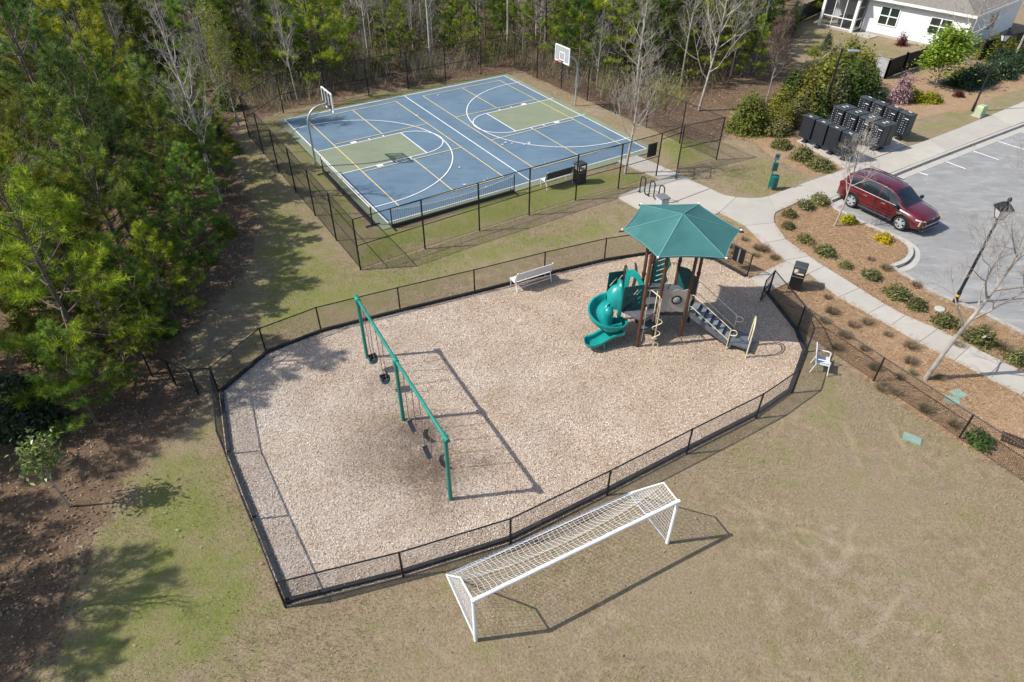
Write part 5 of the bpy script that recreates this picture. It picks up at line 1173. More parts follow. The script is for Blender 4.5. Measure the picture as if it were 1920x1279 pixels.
BARKP = mat('pine_bark', (.15, .115, .09), .9, .35, 6, bump=.3, bscale=20); BARKG = mat('grey_bark', (.34, .305, .27), .9, .3, 5, rnd=.2)
BARKW = mat('pale_mottled_bark', (.36, .325, .285), .85, .35, 2.6, dirt=(.17, .14, .115)); BARKB = mat('brown_twig_bark', (.15, .105, .08), .9, .3, 6, rnd=.2)
NEEDLE = leafmat('pine_needles', (.055, .12, .024), (.35, .45, .055), .36, .40, .5, .3); NEEDLEB = leafmat('bright_pine_needles', (.12, .20, .016), (.56, .62, .045), .25, .44, .5, .3)
NEEDLED = leafmat('dark_pine_needles', (.035, .085, .024), (.19, .29, .055), .25, .38, .5, .3)  # bright and dark needle sets put sun and shade contrast into the colour
def pine(seed, H, zb, spread, mat_, dens=1.2, K=22, nl=(.18, .30), w=.021):
    g = np.random.default_rng(seed); S0, S1, A0, A1 = [], [], [], []; n = 9; tp = [np.zeros(3)]
    wob = g.normal(0, .02*H/9, (n, 2))
    for i in range(1, n+1): tp.append(np.array([wob[:i, 0].sum(), wob[:i, 1].sum(), H*i/n]))
    tp = np.array(tp); rt = .010*H+.035
    for i in range(n): S0.append(tp[i]); S1.append(tp[i+1]); A0.append(rt*(1-i/n*.9)); A1.append(rt*(1-(i+1)/n*.9))
    def trunk(z): i = min(n-1, int(z/H*n)); f = z/H*n-i; return tp[i]*(1-f)+tp[i+1]*f
    TC, TD, TL = [], [], []; nb = int(29*dens*(H-zb)/6); phi = g.uniform(0, 6)
    # a few dead stubs below the crown
    for k in range(int(6*zb/H+3)):
        z = g.uniform(.15*H, max(zb, .3*H)); a = g.uniform(0, 6.28); p = trunk(z); q = p+np.array([math.cos(a), math.sin(a), .1])*g.uniform(.3, .9); S0.append(p); S1.append(q); A0.append(.018); A1.append(.004)
    for k in range(nb):
        t_ = (k+.5)/nb; t_ = t_**.9; z = zb+(H*.985-zb)*t_; phi += 2.4+g.normal(0, .35); prof = (1-t_)**.62*(.62+.38*min(1, t_/.18)); L = spread*prof*g.uniform(.7, 1.15)+.25
        el = R(-8+62*t_**1.4+g.normal(0, 9)); p = trunk(z); d = np.array([math.cos(phi)*math.cos(el), math.sin(phi)*math.cos(el), math.sin(el)]); m_ = 4; pts = [p]
        for j in range(m_):
            d = unit(d+np.array([0, 0, .14])+g.normal(0, .09, 3)); pts.append(pts[-1]+d*L/m_)
        r0 = .010+.010*L
        for j in range(m_): S0.append(pts[j]); S1.append(pts[j+1]); A0.append(r0*(1-j/m_*.8)); A1.append(r0*(1-(j+1)/m_*.8))
        pts = np.array(pts)
        def along(f): i = min(m_-1, int(f*m_)); h = f*m_-i; return pts[i]*(1-h)+pts[i+1]*h, unit(pts[i+1]-pts[i])
        c, dd = along(.999); TC.append(c); TD.append(dd); TL.append(1.15)
        for f in np.arange(.42, .99, max(.03, .085/L/dens)):
            c, dd = along(f+g.uniform(-.02, .02)); side = unit(np.cross(dd, [0, 0, 1])+g.normal(0, .25, 3))*(1 if g.random() < .5 else -1); sd = unit(dd*.8+side*.85+np.array([0, 0, .25])); sl = L*.34*(1-f*.55)*g.uniform(.5, 1.2); e = c+sd*sl; S0.append(c); S1.append(e); A0.append(.007); A1.append(.003)
            for q in ((1.,) if sl < .3 else (.55, 1.)): TC.append(c+sd*sl*q); TD.append(unit(sd+g.normal(0, .2, 3)+np.array([0, 0, .3]))); TL.append(g.uniform(.8, 1.1))
    TC, TD, TL = np.array(TC), np.array(TD), np.array(TL); m = len(TC)
    c = np.repeat(TC, K, 0); d = np.repeat(TD, K, 0); l = np.repeat(TL, K)*g.uniform(*nl, m*K)
    rn = g.normal(0, 1, (m*K, 3)); pr = unit(rn-d*(rn*d).sum(1)[:, None]); nd = unit(d*g.uniform(.35, 1.1, (m*K, 1))+pr); b = c+d*g.uniform(-.16, .06, (m*K, 1)); wv = unit(np.cross(nd, g.normal(0, 1, (m*K, 3))))*(w/2)
    tip = b+nd*l[:, None]; V = np.stack([b-wv, b+wv, tip], 1).reshape(-1, 3); tt = np.clip(np.repeat(g.beta(.75, 1.15, m), K)+g.normal(0, .12, m*K), 0, 1)  # wide tuft tint range stands in for sunlit tips and shaded gaps
    cm = npmesh('crown', V, np.arange(3*m*K).reshape(-1, 3), mat_, np.repeat(tt, 3)); V, F = segmesh(S0, S1, A0, A1, 5); tm = npmesh('trunk', V, F, BARKP, smooth=True)
    return tm, cm
def bare(seed, H, mat_, spread=.5, r0=None, first=.28, levels=4, nk=(5, 7), wander=.12, upr=.18, thin=1., limbs=11, limb_r=.40):
    """leafless tree: trunk with limbs, boughs and twigs; also gives the twig ends for buds or leaves"""
    g = np.random.default_rng(seed); S0, S1, A0, A1, tips = [], [], [], [], []
    r0 = r0 or .011*H+.02
    def grow(p, d, L, r_, lv):
        m_ = 7 if lv == 0 else 5 if lv == 1 else 3; pts = [p]; rr = [r_]
        for j in range(m_):
            d = unit(d+g.normal(0, wander*(1 if lv else .22), 3)+np.array([0, 0, upr if lv else .06])); pts.append(pts[-1]+d*L/m_); rr.append(max(.003*thin, r_*(1-(j+1)/m_*(.75 if lv else .8))))
        for j in range(m_): S0.append(pts[j]); S1.append(pts[j+1]); A0.append(rr[j]); A1.append(rr[j+1])
        if lv >= levels-1: tips.append((pts[-1], d)); tips.append((pts[1], d)); return
        nc = g.integers(*nk)+(limbs if lv == 0 else 0); ph = g.uniform(0, 6.28)
        for k in range(nc):
            f = first+(1-first)*(k+g.uniform(.1, .9))/nc if lv == 0 else g.uniform(.25, 1.); i = min(m_-1, int(f*m_)); h = f*m_-i; c = pts[i]*(1-h)+pts[i+1]*h; dd = unit(pts[i+1]-pts[i]); ph += 2.4+g.normal(0, .3)
            s = unit(np.cross(dd, [math.cos(ph), math.sin(ph), .31])); an = R(g.uniform(35, 62)); nd = dd*math.cos(an)+s*math.sin(an)
            LL = (spread*H*(1.05-f*.65) if lv == 0 else L*g.uniform(.38, .62)); grow(c, nd, LL*g.uniform(.75, 1.15), min(rr[i]*(.6 if lv else .55), r_*(.5 if lv else limb_r)), lv+1)
        if lv: tips.append((pts[-1], d))
    grow(np.zeros(3), np.array([g.normal(0, .03), g.normal(0, .03), 1.]), H*.93, r0, 0)
    V, F = segmesh(S0, S1, A0, A1, 4); return npmesh('trunk', V, F, mat_, smooth=True), tips
def leafquads(C, N, size, g, asp=.5):
    n = len(C); a = unit(np.cross(N, g.normal(0, 1, (n, 3)))); b = np.cross(N, a); s = size[:, None]
    return np.stack([C-a*s, C-b*s*asp+N*s*.12, C+a*s, C+b*s*asp+N*s*.12], 1).reshape(-1, 3)
def bush(seed, rx, ry, h, n, ls, lump=5, shell=.62, up=.5, flat=0., tt=(1.4, 1.8), cone=0.):
    g = np.random.default_rng(seed); d = unit(g.normal(0, 1, (n, 3))); d[:, 2] = np.abs(d[:, 2])*1.0-.12
    lumps = unit(g.normal(0, 1, (lump, 3))); lumps[:, 2] = np.abs(lumps[:, 2]); amp = np.max((d@lumps.T)**6*g.uniform(.6, 1.1, lump), axis=1)
    r_ = (.66+.40*amp)*(shell+(1-shell)*g.uniform(0, 1, n))**1*(.9+.14*g.normal(0, 1, n)); C = d*r_[:, None]
    zz = C[:, 2]*h; k = 1-cone*np.clip(zz/h, 0, 1); C = np.stack([C[:, 0]*rx*k, C[:, 1]*ry*k, np.maximum(.03, zz+.04)], 1)
    N = unit(d*(1-up)+np.array([0, 0, up])+g.normal(0, .42, (n, 3))); V = leafquads(C, N, g.uniform(.7, 1.3, n)*ls, g)
    return V, np.clip(g.beta(*tt, n)+.15*amp, 0, 1)
def stems(seed, rx, h, n, r_=.012):
    g = np.random.default_rng(seed); a = g.uniform(0, 6.28, n); q = g.uniform(.2, .75, n); P0 = np.stack([np.cos(a)*.06, np.sin(a)*.06, 0*a-.05], 1); P1 = np.stack([np.cos(a)*rx*q, np.sin(a)*rx*q, h*g.uniform(.4, .8, n)], 1)
    return segmesh(P0, P1, np.full(n, r_), np.full(n, r_*.4), 4)
def bushmesh(seed, rx, ry, h, n, ls, mat_, **k):
    V, tt = bush(seed, rx, ry, h, n, ls, **k); fm = npmesh('foliage', V, np.arange(len(V)).reshape(-1, 4), mat_, np.repeat(tt, 4)); V, F = stems(seed, rx, h, 9); return fm, npmesh('stem', V, F, BARKB)
def plant(name, label, cat, loc, parts, rz=0., s=1., group=None):
    t_ = thing(name, label, cat, loc, rz, group); t_.scale = (s, s, s) if not hasattr(s, '__len__') else s
    for nm, me in parts: link(nm, me, t_)
    return t_

# ---- pines
PV = {'full': [pine(s, H, zb, sp, m_) for s, H, zb, sp, m_ in ((1, 8.2, .5, 3.0, NEEDLEB), (2, 8.6, .9, 2.8, NEEDLE), (3, 7.6, .5, 2.6, NEEDLE), (4, 6.2, .35, 2.3, NEEDLE), (5, 8.5, 1.8, 2.6, NEEDLED))],
      'tall': [pine(s, H, zb, sp, m_, 1.0, 22, (.22, .36), .030) for s, H, zb, sp, m_ in ((11, 13, 5.2, 2.7, NEEDLE), (12, 15, 7.5, 2.8, NEEDLED), (13, 11.5, 3.6, 2.5, NEEDLEB))]}
def put_pine(kind, i, x, y, s, rz, label, group=None):
    tm, cm = PV[kind][i]; return plant('pine_tree', label, 'pine tree', (x, y, -.04), (('trunk', tm), ('crown', cm)), rz, s, group)
HERO = [('full', 0, -14.3, 16.9, 1.0, .3, 'big bright green pine nearest the corner of the playground fence'), ('full', 0, -17.2, 20.6, .95, 2.1, 'sunny yellow green pine cut by the picture edge above the nearest pine'),
        ('full', 2, -16.8, 23.6, 1.0, 4.0, 'mid green pine shading the lawn between playground and court'), ('full', 4, -18.6, 28.6, .82, 1., 'dark pine with bare lower limbs behind the pale bare tree'),
        ('full', 2, -18.2, 33.2, .78, 5.1, 'slim pine with a pointed bright tip near the left court fence'), ('full', 0, -22.3, 36.5, 1.15, 3.3, 'large sunlit yellow green pine standing tall in the upper woods'),
        ('tall', 1, -22.6, 45.8, .9, .7, 'tall pine with a dark bare trunk beside grey brush'), ('full', 3, -15.7, 19.3, .9, 2.7, 'low young pine on the litter edge by the side fence'),
        ('full', 4, -17.4, 26.4, .95, 5.9, 'dark pine at the lawn edge opposite the court corner'), ('full', 3, -17.0, 30.6, .85, .2, 'short bushy pine opposite the middle of the left court fence'),
        ('full', 1, -20.3, 24.8, 1.05, 1.7, 'broad pine behind the lawn edge row, left of the pale bare tree'), ('full', 3, -13.4, 14.9, .62, 3.9, 'small low pine with drooping tips above the red leaf litter'),
        ('full', 2, -19.8, 17.4, 1.0, 1.2, 'pine at the left picture edge behind the nearest bright pine')]
for h_ in HERO: put_pine(*h_)
for k, (x, y, s) in enumerate(((-17.0, 8.2, .95), (-16.9, 6.4, .9), (-19.6, 10.6, .85), (-18.6, 13.4, 1.0), (-17.6, 4.4, 1.0), (-16.9, 9.9, .6), (-17.6, 6.0, .6), (-16.6, 4.6, .6), (-20.6, 14.6, 1.0), (-22.2, 17.2, 1.05), (-21.8, 12.2, 1.0), (-17.8, 14.9, .8))): put_pine('full', (1, 4, 2, 1, 0, 3, 2, 3, 1, 4, 2, 3)[k], x, y, s, k*1.3, 'unseen pine at the lower left woods edge throwing shade on the grass', 'pines along the lower left edge of the woods')  # pines left of the frame: some inferred from shadows, the rest added for shade
# ---- bare trees
BW = bare(21, 9.5, BARKW, .42, .125, .22, 5, (4, 6), .14, .2)
BARKM = mat('mottled_grey_bark', (.29, .265, .24), .85, .4, 3., dirt=(.42, .40, .37))
T1 = bare(33, 8.2, BARKM, .40, .112, .30, 5, (5, 7), .17, .14, limbs=9, limb_r=.36)
BG = [bare(41+i, H, BARKG, sp, None, fr_, 5, (4, 6), .14, .22)[0] for i, (H, sp, fr_) in enumerate(((9.5, .30, .3), (11, .26, .4), (7.5, .36, .2), (6.0, .42, .15)))]
def put_bare(me, x, y, s, rz, label, group=None): return plant('bare_tree', label, 'bare tree', (x, y, -.04), (('trunk', me),), rz, s, group)
p = at(1735, 710); t1 = put_bare(T1[0], p.x, p.y, .98, 0, 'large pale barked leafless tree beside the sidewalk behind the lawn fence'); t1.rotation_euler = (R(1), R(3.6), 0)
p = at(1565, 423); put_bare(bare(61, 4.9, BARKG, .34, .06, .34, 5, (4, 6), .15, .22)[0], p.x, p.y, 1, .4, 'small grey leafless tree in the straw bed in front of the red car')
p = at(1172, 325); put_bare(bare(62, 6.6, BARKW, .38, .075, .30, 5, (4, 6), .13, .25)[0], p.x, p.y, 1, 1.4, 'slim pale leafless tree inside the court by the gate')
p = at(560, 195); put_bare(bare(63, 7.2, BARKW, .30, .065, .24, 5, (4, 6), .12, .35)[0], p.x, p.y, 1, .9, 'pale upright leafless tree at the rear left corner of the court')
p = at(1310, 207); put_bare(BW[0], p.x, p.y, .95, 3.6, 'spreading leafless tree with grey brown limbs in the bare patch behind the court fence')
p = at(110, 405); put_bare(bare(64, 5.0, BARKW, .40, .07, .22, 5, (4, 6), .15, .2)[0], -20.2, 26.6, 1.15, 2.5, 'white stemmed leafless tree standing among the left pines')
put_bare(bare(65, 4.2, BARKW, .5, .07, .3, 4, (4, 6), .15, .2)[0], -12.55, 8.35, 1, 1.5, 'white trunked leafless tree at the lower left picture edge')
p = at(1483, 68); put_bare(BG[3], p.x, p.y, .6, 2., 'little leafless tree on the yard lawn left of the screened porch')
p = at(1800, 112); put_bare(bare(66, 6.2, BARKW, .5, .09, .15, 5, (4, 6), .15, .15)[0], p.x, p.y, 1, .6, 'pale leafless tree with low spreading limbs before the house corner')
p = at(1898, 116); put_bare(bare(67, 7., BARKW, .4, .12, .3, 5, (4, 6), .12, .2)[0], p.x, p.y, 1, 3., 'white trunked tree rising from the dark hedge at the picture edge')
for (px, py, h, lab, cols, n, ls, sd_) in ((447, 236, 6.3, 'pale yellow green budding tree at the outer left corner of the court', ((.16, .19, .035), (.33, .34, .07)), 5200, .045, 71), (1437, 190, 5.2, 'russet budding tree between the conical evergreen and the yellow green shrubs', ((.10, .05, .035), (.21, .11, .07)), 3600, .04, 72)):
    tm, tips = bare(sd_, h, BARKG, .34, .07, .12 if sd_ == 71 else .3, 4, (6, 8), .13, .3); g = np.random.default_rng(sd_); tp = np.array([a for a, _ in tips]); C = tp[g.integers(0, len(tp), n)]+g.normal(0, .13, (n, 3)); V = leafquads(C, unit(g.normal(0, 1, (n, 3))+np.array([0, 0, .5])), g.uniform(.6, 1.3, n)*ls, g)
    lm = npmesh('crown', V, np.arange(len(V)).reshape(-1, 4), leafmat('budding_leaves', *cols, rnd=.1), np.repeat(g.uniform(0, 1, n), 4)); p = at(px, py); plant('budding_tree', lab, 'tree', (p.x, p.y, -.03), (('trunk', tm), ('crown', lm)), .5)

# ---- shrub kinds
HAW = leafmat('hawthorn_leaves', (.06, .085, .022), (.26, .24, .08), .2, .35, .4, .4); MYR = leafmat('myrtle_leaves', (.10, .13, .018), (.34, .34, .06), .2, .45); DKL = leafmat('dark_hedge_leaves', (.018, .042, .014), (.055, .095, .03), .12, .2, .4, .4)
YEL = leafmat('yellow_green_leaves', (.20, .24, .012), (.42, .38, .02), .1, .35); GLD = leafmat('golden_flowers', (.36, .26, .01), (.62, .46, .015), .1, .35); LIM = leafmat('lime_leaves', (.13, .21, .02), (.30, .38, .045), .12, .4)
CON = leafmat('evergreen_leaves', (.045, .09, .02), (.15, .21, .04), .15, .35); PNK = leafmat('pink_petals', (.22, .10, .10), (.62, .45, .46), .08, .35); RED = leafmat('dark_red_leaves', (.06, .012, .012), (.13, .03, .02), .1, .25); MAG = leafmat('glossy_pale_leaves', (.07, .12, .02), (.26, .31, .09), .1, .3, .35, .5); DRY = leafmat('dry_grass_leaf', (.17, .13, .075), (.38, .32, .20), .15, .25)
HB = [bushmesh(100+i, .62, .6, .62, 950, .055, HAW, lump=7, shell=.55, up=.45) for i in range(3)]
MB_ = [bushmesh(110+i, 1.2, 1.1, 3.4, 5200, .085, m_, lump=14, shell=.42, up=.4, cone=.25) for i, m_ in enumerate((MYR, CON, MYR, HAW))]
def tuft(seed):
    g = np.random.default_rng(seed); n = 620; a = g.uniform(0, 6.28, n); q = np.sqrt(g.uniform(0, 1, n))*.10; l = g.uniform(.16, .36, n); el = g.uniform(.35, 1.35, n); C = np.stack([np.cos(a)*q, np.sin(a)*q, 0*a-.03], 1); b = a+g.normal(0, .5, n); d = np.stack([np.cos(b)*np.cos(el), np.sin(b)*np.cos(el), np.sin(el)], 1); wv = unit(np.cross(d, g.normal(0, 1, (n, 3))))*.006
    V = np.stack([C-wv, C+wv, C+d*l[:, None]], 1).reshape(-1, 3); return npmesh('blades', V, np.arange(3*n).reshape(-1, 3), DRY, np.repeat(g.uniform(0, 1, n), 3))
TF = [tuft(130+i) for i in range(3)]
HAWL = ['low green shrub at the bed corner nearest the dog waste post', 'low green shrub beside the sidewalk bend, upper of the corner trio', 'low green shrub closest to the kerb corner behind the car', 'small green shrub at the sidewalk bend below the corner trio', 'green shrub beside the sidewalk between the bend and the bin', 'broad green shrub beside the sidewalk level with the yellow flowering bush', 'small green shrub beside the sidewalk opposite the playground bin', 'green shrub with dry top in the middle of the straw bed', 'wide green shrub left of the grey brushy one above the sidewalk', 'grey green brushy shrub between the wide shrub and the lamp post', 'round green shrub at the foot of the lantern lamp', 'broad green shrub behind the branches of the large pale tree', 'green shrub at the right picture edge beside the sidewalk']
for k, (px, py, s) in enumerate(((1479,404,1.05),(1511,389,1.1),(1536,379,1.25),(1478,427,.95),(1508,452,1.),(1547,476,1.2),(1584,500,.88),(1634,520,1.05),(1681,554,1.25),(1719,576,1.2),(1769,607,1.25),(1837,640,1.5),(1907,676,1.3))):
    p = at(px, py); plant('shrub', HAWL[k], 'shrub', (p.x, p.y, -.03), zip(('foliage', 'stem'), HB[k % 3]), k*1.1, (s*(.72+.1*(k % 3)), s*(.72+.1*(k*5 % 3)), s*.85), 'low shrubs in the straw bed by the parking lot')
for k, (px, py, s, lab, m_) in enumerate(((1590, 415, .95, 'bright yellow green bush beside the small leafless tree', YEL), (1657, 452, 1.0, 'golden flowering bush near the kerb in front of the car', GLD), (1835, 830, 1.05, 'dark green bushy shrub in the strip just behind the lawn fence', CON))):
    p = at(px, py); plant('shrub', lab, 'shrub', (p.x, p.y, -.03), zip(('foliage', 'stem'), bushmesh(140+k, .55, .52, .62, 600, .065, m_, lump=6, shell=.5)), k, s)
TUFT1 = [(1633,486),(1661,503),(1718,535),(1850,614),(1885,655),(1797,648)]; TUFT2 = [(1552,558),(1626,605),(1546,602),(1665,628),(1584,629),(1571,653),(1621,654),(1708,650),(1707,678),(1762,708),(1712,700),(1735,768),(1789,797),(1687,708),(1655,728),(1640,690),(1680,738),(1560,585),(1600,610)]; TUFT3 = [(1396,449),(1421,465),(1452,484),(1417,479),(1380,477),(1372,462),(1360,420),(1432,468)]
for L_, lab, grp in ((TUFT1, 'dormant tan tuft in the straw bed by the parking lot', 'dry tufts in the parking bed'), (TUFT2, 'dormant tan tuft in the strip between lawn fence and sidewalk', 'dry tufts behind the lawn fence'), (TUFT3, 'dormant tan tuft in the straw beside the canopy and sidewalk', 'dry tufts beside the canopy')):
    for k, q in enumerate(L_): p = at(*q); plant('grass_tuft', lab, 'dry plant', (p.x, p.y, -.03), (('blades', TF[k % 3]),), k*.9, .75+.5*((k*37) % 10)/10, grp)
def one(seed, px, py, rx, ry, h, n, ls, m_, lab, cat='shrub', name='shrub', rz=0., **k):
    p = at(px, py); return plant(name, lab, cat, (p.x, p.y, -.03), zip(('foliage', 'stem'), bushmesh(seed, rx, ry, h, n, ls, m_, **k)), rz)
one(150, 1402, 242, 1.75, 1.6, 3.3, 9500, .08, leafmat('olive_evergreen_leaves', (.06, .10, .018), (.22, .25, .045), .1, .4), 'dense broad evergreen bush beside the corner of the court fence', 'evergreen', 'evergreen_bush', shell=.5, cone=.3, lump=15)
one(151, 1455, 250, 1.15, 1.1, 1.4, 3200, .07, HAW, 'rounded green shrub left of the mailboxes behind the tan hedge'); one(152, 1464, 276, .85, .85, .75, 1700, .06, HAW, 'tan tipped shrub at the lawn edge left of the mailboxes')
one(153, 1505, 296, 1.0, .9, .9, 2300, .06, HAW, 'tan tipped hedge shrub in front of the first mailbox', rz=-.9); one(154, 1537, 313, 1.05, .95, .9, 2400, .06, HAW, 'tan tipped hedge shrub at the corner of the mailbox pad', rz=-.9)
for k, (px, py, s) in enumerate(((1458,222,.95),(1476,205,1.15),(1470,240,.62),(1490,232,.85),(1503,214,1.1),(1524,218,.9),(1536,196,1.4),(1556,204,1.0),(1566,180,1.5),(1588,192,1.15),(1603,172,1.45),(1545,170,1.25),(1505,190,1.0),(1625,182,.95),(1578,160,1.3))):
    p = at(px, py); plant('myrtle_shrub', 'tall olive green shrub in the thicket behind the mailboxes', 'shrub', (p.x, p.y, -.03), zip(('foliage', 'stem'), MB_[k % 4]), k*1.3, (s, s, s*(.85+.3*((k*7) % 5)/4)), 'tall shrubs massed behind the mailboxes')
one(160, 1638, 193, 1.1, 1.1, 1.5, 2600, .08, DKL, 'dark leafy shrub between the thicket and the pink bush')
one(161, 1684, 190, 1.0, .95, 3.0, 2600, .085, PNK, 'pink flowering bush beside the black yard fence', lump=8, shell=.5)
one(162, 1714, 186, 1.0, .95, 1.0, 1900, .08, YEL, 'yellow green bush on the mound nearest the pink bush'); one(163, 1746, 190, .9, .85, .95, 1700, .08, YEL, 'yellow green bush on the mound further from the pink bush')
one(164, 1797, 180, .45, .45, .55, 320, .07, RED, 'small dark red bush on the straw below the hedge')
p = at(1752, 162); tm, tips = bare(165, 3.9, BARKG, .5, .06, .12, 3, (5, 7), .14, .22); g = np.random.default_rng(165); tp = np.array([a for a, _ in tips]); n = 5200; C = tp[g.integers(0, len(tp), n)]*[1, 1, .95]+g.normal(0, .26, (n, 3)); V = leafquads(C, unit(g.normal(0, .6, (n, 3))+np.array([0, 0, .7])), g.uniform(.6, 1.3, n)*.11, g)
plant('small_tree', 'leafy lime green tree beside the yard fence and yellow bushes', 'tree', (p.x, p.y, -.03), (('trunk', tm), ('crown', npmesh('crown', V, np.arange(len(V)).reshape(-1, 4), LIM, np.repeat(g.uniform(0, 1, n), 4)))), 0., (1.3, 1.3, .88))
hm = bushmesh(170, 1.5, 1.4, 1.75, 4200, .075, DKL, lump=9, shell=.7)
for k, (px, py) in enumerate(((1806,160),(1838,150),(1872,141),(1906,131),(1942,120),(1880,120),(1925,106))): p = at(px, py); plant('hedge_shrub', 'dark clipped shrub of the hedge above the upper lamp post', 'hedge', (p.x, p.y, -.03), zip(('foliage', 'stem'), hm), k*1.7, 1., 'dark shrubs making up the hedge')
one(171, 1872, 108, 2.3, 2.1, 2.6, 6000, .09, MYR, 'wide brownish olive shrub before the side wall of the house'); one(172, 1690, 84, .8, .8, 1.7, 900, .06, RED, 'thin brownish red shrub against the white house wall', shell=.3); one(173, 1548, 92, .7, .7, 2.4, 1500, .05, DKL, 'slim grey green conifer on the yard lawn', 'conifer', 'conifer', cone=.7); one(174, 1525, 102, .8, .8, 1.3, 900, .06, MYR, 'thin yellow green shrub on the yard lawn edge', shell=.3)
one(175, 60, 800, 1.3, 1.2, 1.9, 3000, .085, DKL, 'dark glossy shrub in deep shade at the left picture edge'); one(176, 40, 760, 1.2, 1.2, 2.2, 2500, .09, DKL, 'dark leafy thicket shrub under the nearest pine')
p = at(130, 949); tm, tips = bare(177, 2.5, BARKW, .38, .04, .5, 3, (4, 6), .12, .25); g = np.random.default_rng(177); tp = np.array([a for a, _ in tips]); n = 620; C = tp[g.integers(0, len(tp), n)]+g.normal(0, .14, (n, 3)); V = leafquads(C, unit(g.normal(0, .6, (n, 3))+np.array([0, 0, .8])), g.uniform(.6, 1.3, n)*.085, g, .36)
plant('sapling', 'young magnolia like sapling with pale trunk and glossy leaves', 'sapling', (p.x, p.y, -.03), (('trunk', tm), ('crown', npmesh('crown', V, np.arange(len(V)).reshape(-1, 4), MAG, np.repeat(g.uniform(0, 1, n), 4)))))

# ---- the woods: every tree its own object
g = random.Random(77); taken = [(h_[2], h_[3]) for h_ in HERO]+[(-17.3, 40.3), (-14.1, 43.6), (12.1, 43.0), (-20.2, 26.6), (16.9, 44.7)]; spots = []
WOOD = P2([(170,700),(335,560),(385,470),(420,400),(415,250),(455,200),(530,180),(690,148),(840,128),(970,104),(1060,140),(1120,165),(1190,185),(1280,165),(1400,150),(1470,90),(1530,20)])+[(24, 70), (27, 80), (-52, 80), (-46, 60), (-30, 38), (-22, 18)]
WA = np.array(WOOD); tries = 0
while tries < 9000 and len(spots) < 210:
    tries += 1; x, y = g.uniform(-52, 27), g.uniform(15, 80)
    if not inside(WOOD, np.array([x]), np.array([y]))[0]: continue
    if abs(x) > .80*y+8: continue
    md = 2.3 if y < 60 else 2.7
    if any((x-a)**2+(y-b_)**2 < md*md for a, b_ in taken): continue
    taken.append((x, y)); spots.append((x, y))
EVG = [bushmesh(180+i, 1.3, 1.25, h, 4200, .09, m_, lump=9, shell=.55, cone=.35) for i, (h, m_) in enumerate(((3.6, leafmat('understory_evergreen', (.055, .085, .02), (.19, .22, .05), .25, .4)), (2.8, MYR), (4.2, leafmat('understory_olive', (.08, .09, .03), (.27, .25, .09), .3, .4))))]
ORD = 'first second third fourth fifth sixth seventh eighth ninth tenth eleventh twelfth thirteenth fourteenth fifteenth sixteenth seventeenth eighteenth nineteenth twentieth'.split()
NUM = 'one two three four five six seven eight nine ten eleven twelve thirteen fourteen fifteen sixteen seventeen eighteen nineteen twenty'.split()
def project(p):
    c = _M @ (np.array(p)-np.array([0, 0, CH])); return 960+CF*c[0]/c[2], 639.5+CF*c[1]/c[2]
OUT = set()
def outside(o, lab):
    if o.location.x < -14 and o.location.y < 50 and lab not in OUT: o['label'] = lab; OUT.add(lab)
    else:
        for ch in list(o.children): bpy.data.objects.remove(ch)
        bpy.data.objects.remove(o)
REG = {}
def reg(o, kind, plural, where): REG.setdefault((kind, plural, where), []).append(o)
def number(z=2.):
    for (kind, plural, where), L_ in REG.items():
        vis = []
        for o in L_:
            q = project((o.location.x, o.location.y, z)); (vis.append((q[0], o)) if -40 < q[0] < 1960 and -60 < q[1] < 1320 else outside(o, kind+' '+where+', past the picture edge'))
        vis.sort(key=lambda a: a[0])
        for k, (_, o) in enumerate(vis): o['label'] = (ORD[k] if k < 20 else 'last')+' '+kind+' from left '+where if len(vis) > 1 else 'only '+kind+' '+where
KIND = {('full', 0): 'sunny bright green pine', ('full', 1): 'mid green bushy pine', ('full', 2): 'mid green slender pine', ('full', 3): 'short bushy pine', ('full', 4): 'dark green pine', ('tall', 0): 'tall high crowned pine', ('tall', 1): 'very tall bare trunked pine', ('tall', 2): 'tall bright crowned pine'}
BK = ('medium grey leafless tree', 'tall narrow grey leafless tree', 'short grey leafless tree', 'low spreading grey leafless tree')
SK = ('dark understory shrub', 'olive understory shrub', 'broad understory shrub')
def zone(x, y):
    left = x < -14.5 and y < 56
    if left: return True, ('at the front of the left woods', 'in the middle of the left woods', 'deep in the left woods')[0 if y < 28 else 1 if y < 42 else 2], 'woods left of the court'
    b_ = 0 if y < 60 else 1
    if x < 4: return False, ('just beyond the rear court fence', 'deep beyond the rear court fence')[b_], 'woods beyond the rear court fence'
    return False, ('right of the far hoop', 'deep behind the far hoop')[b_], 'woods right of the far hoop'
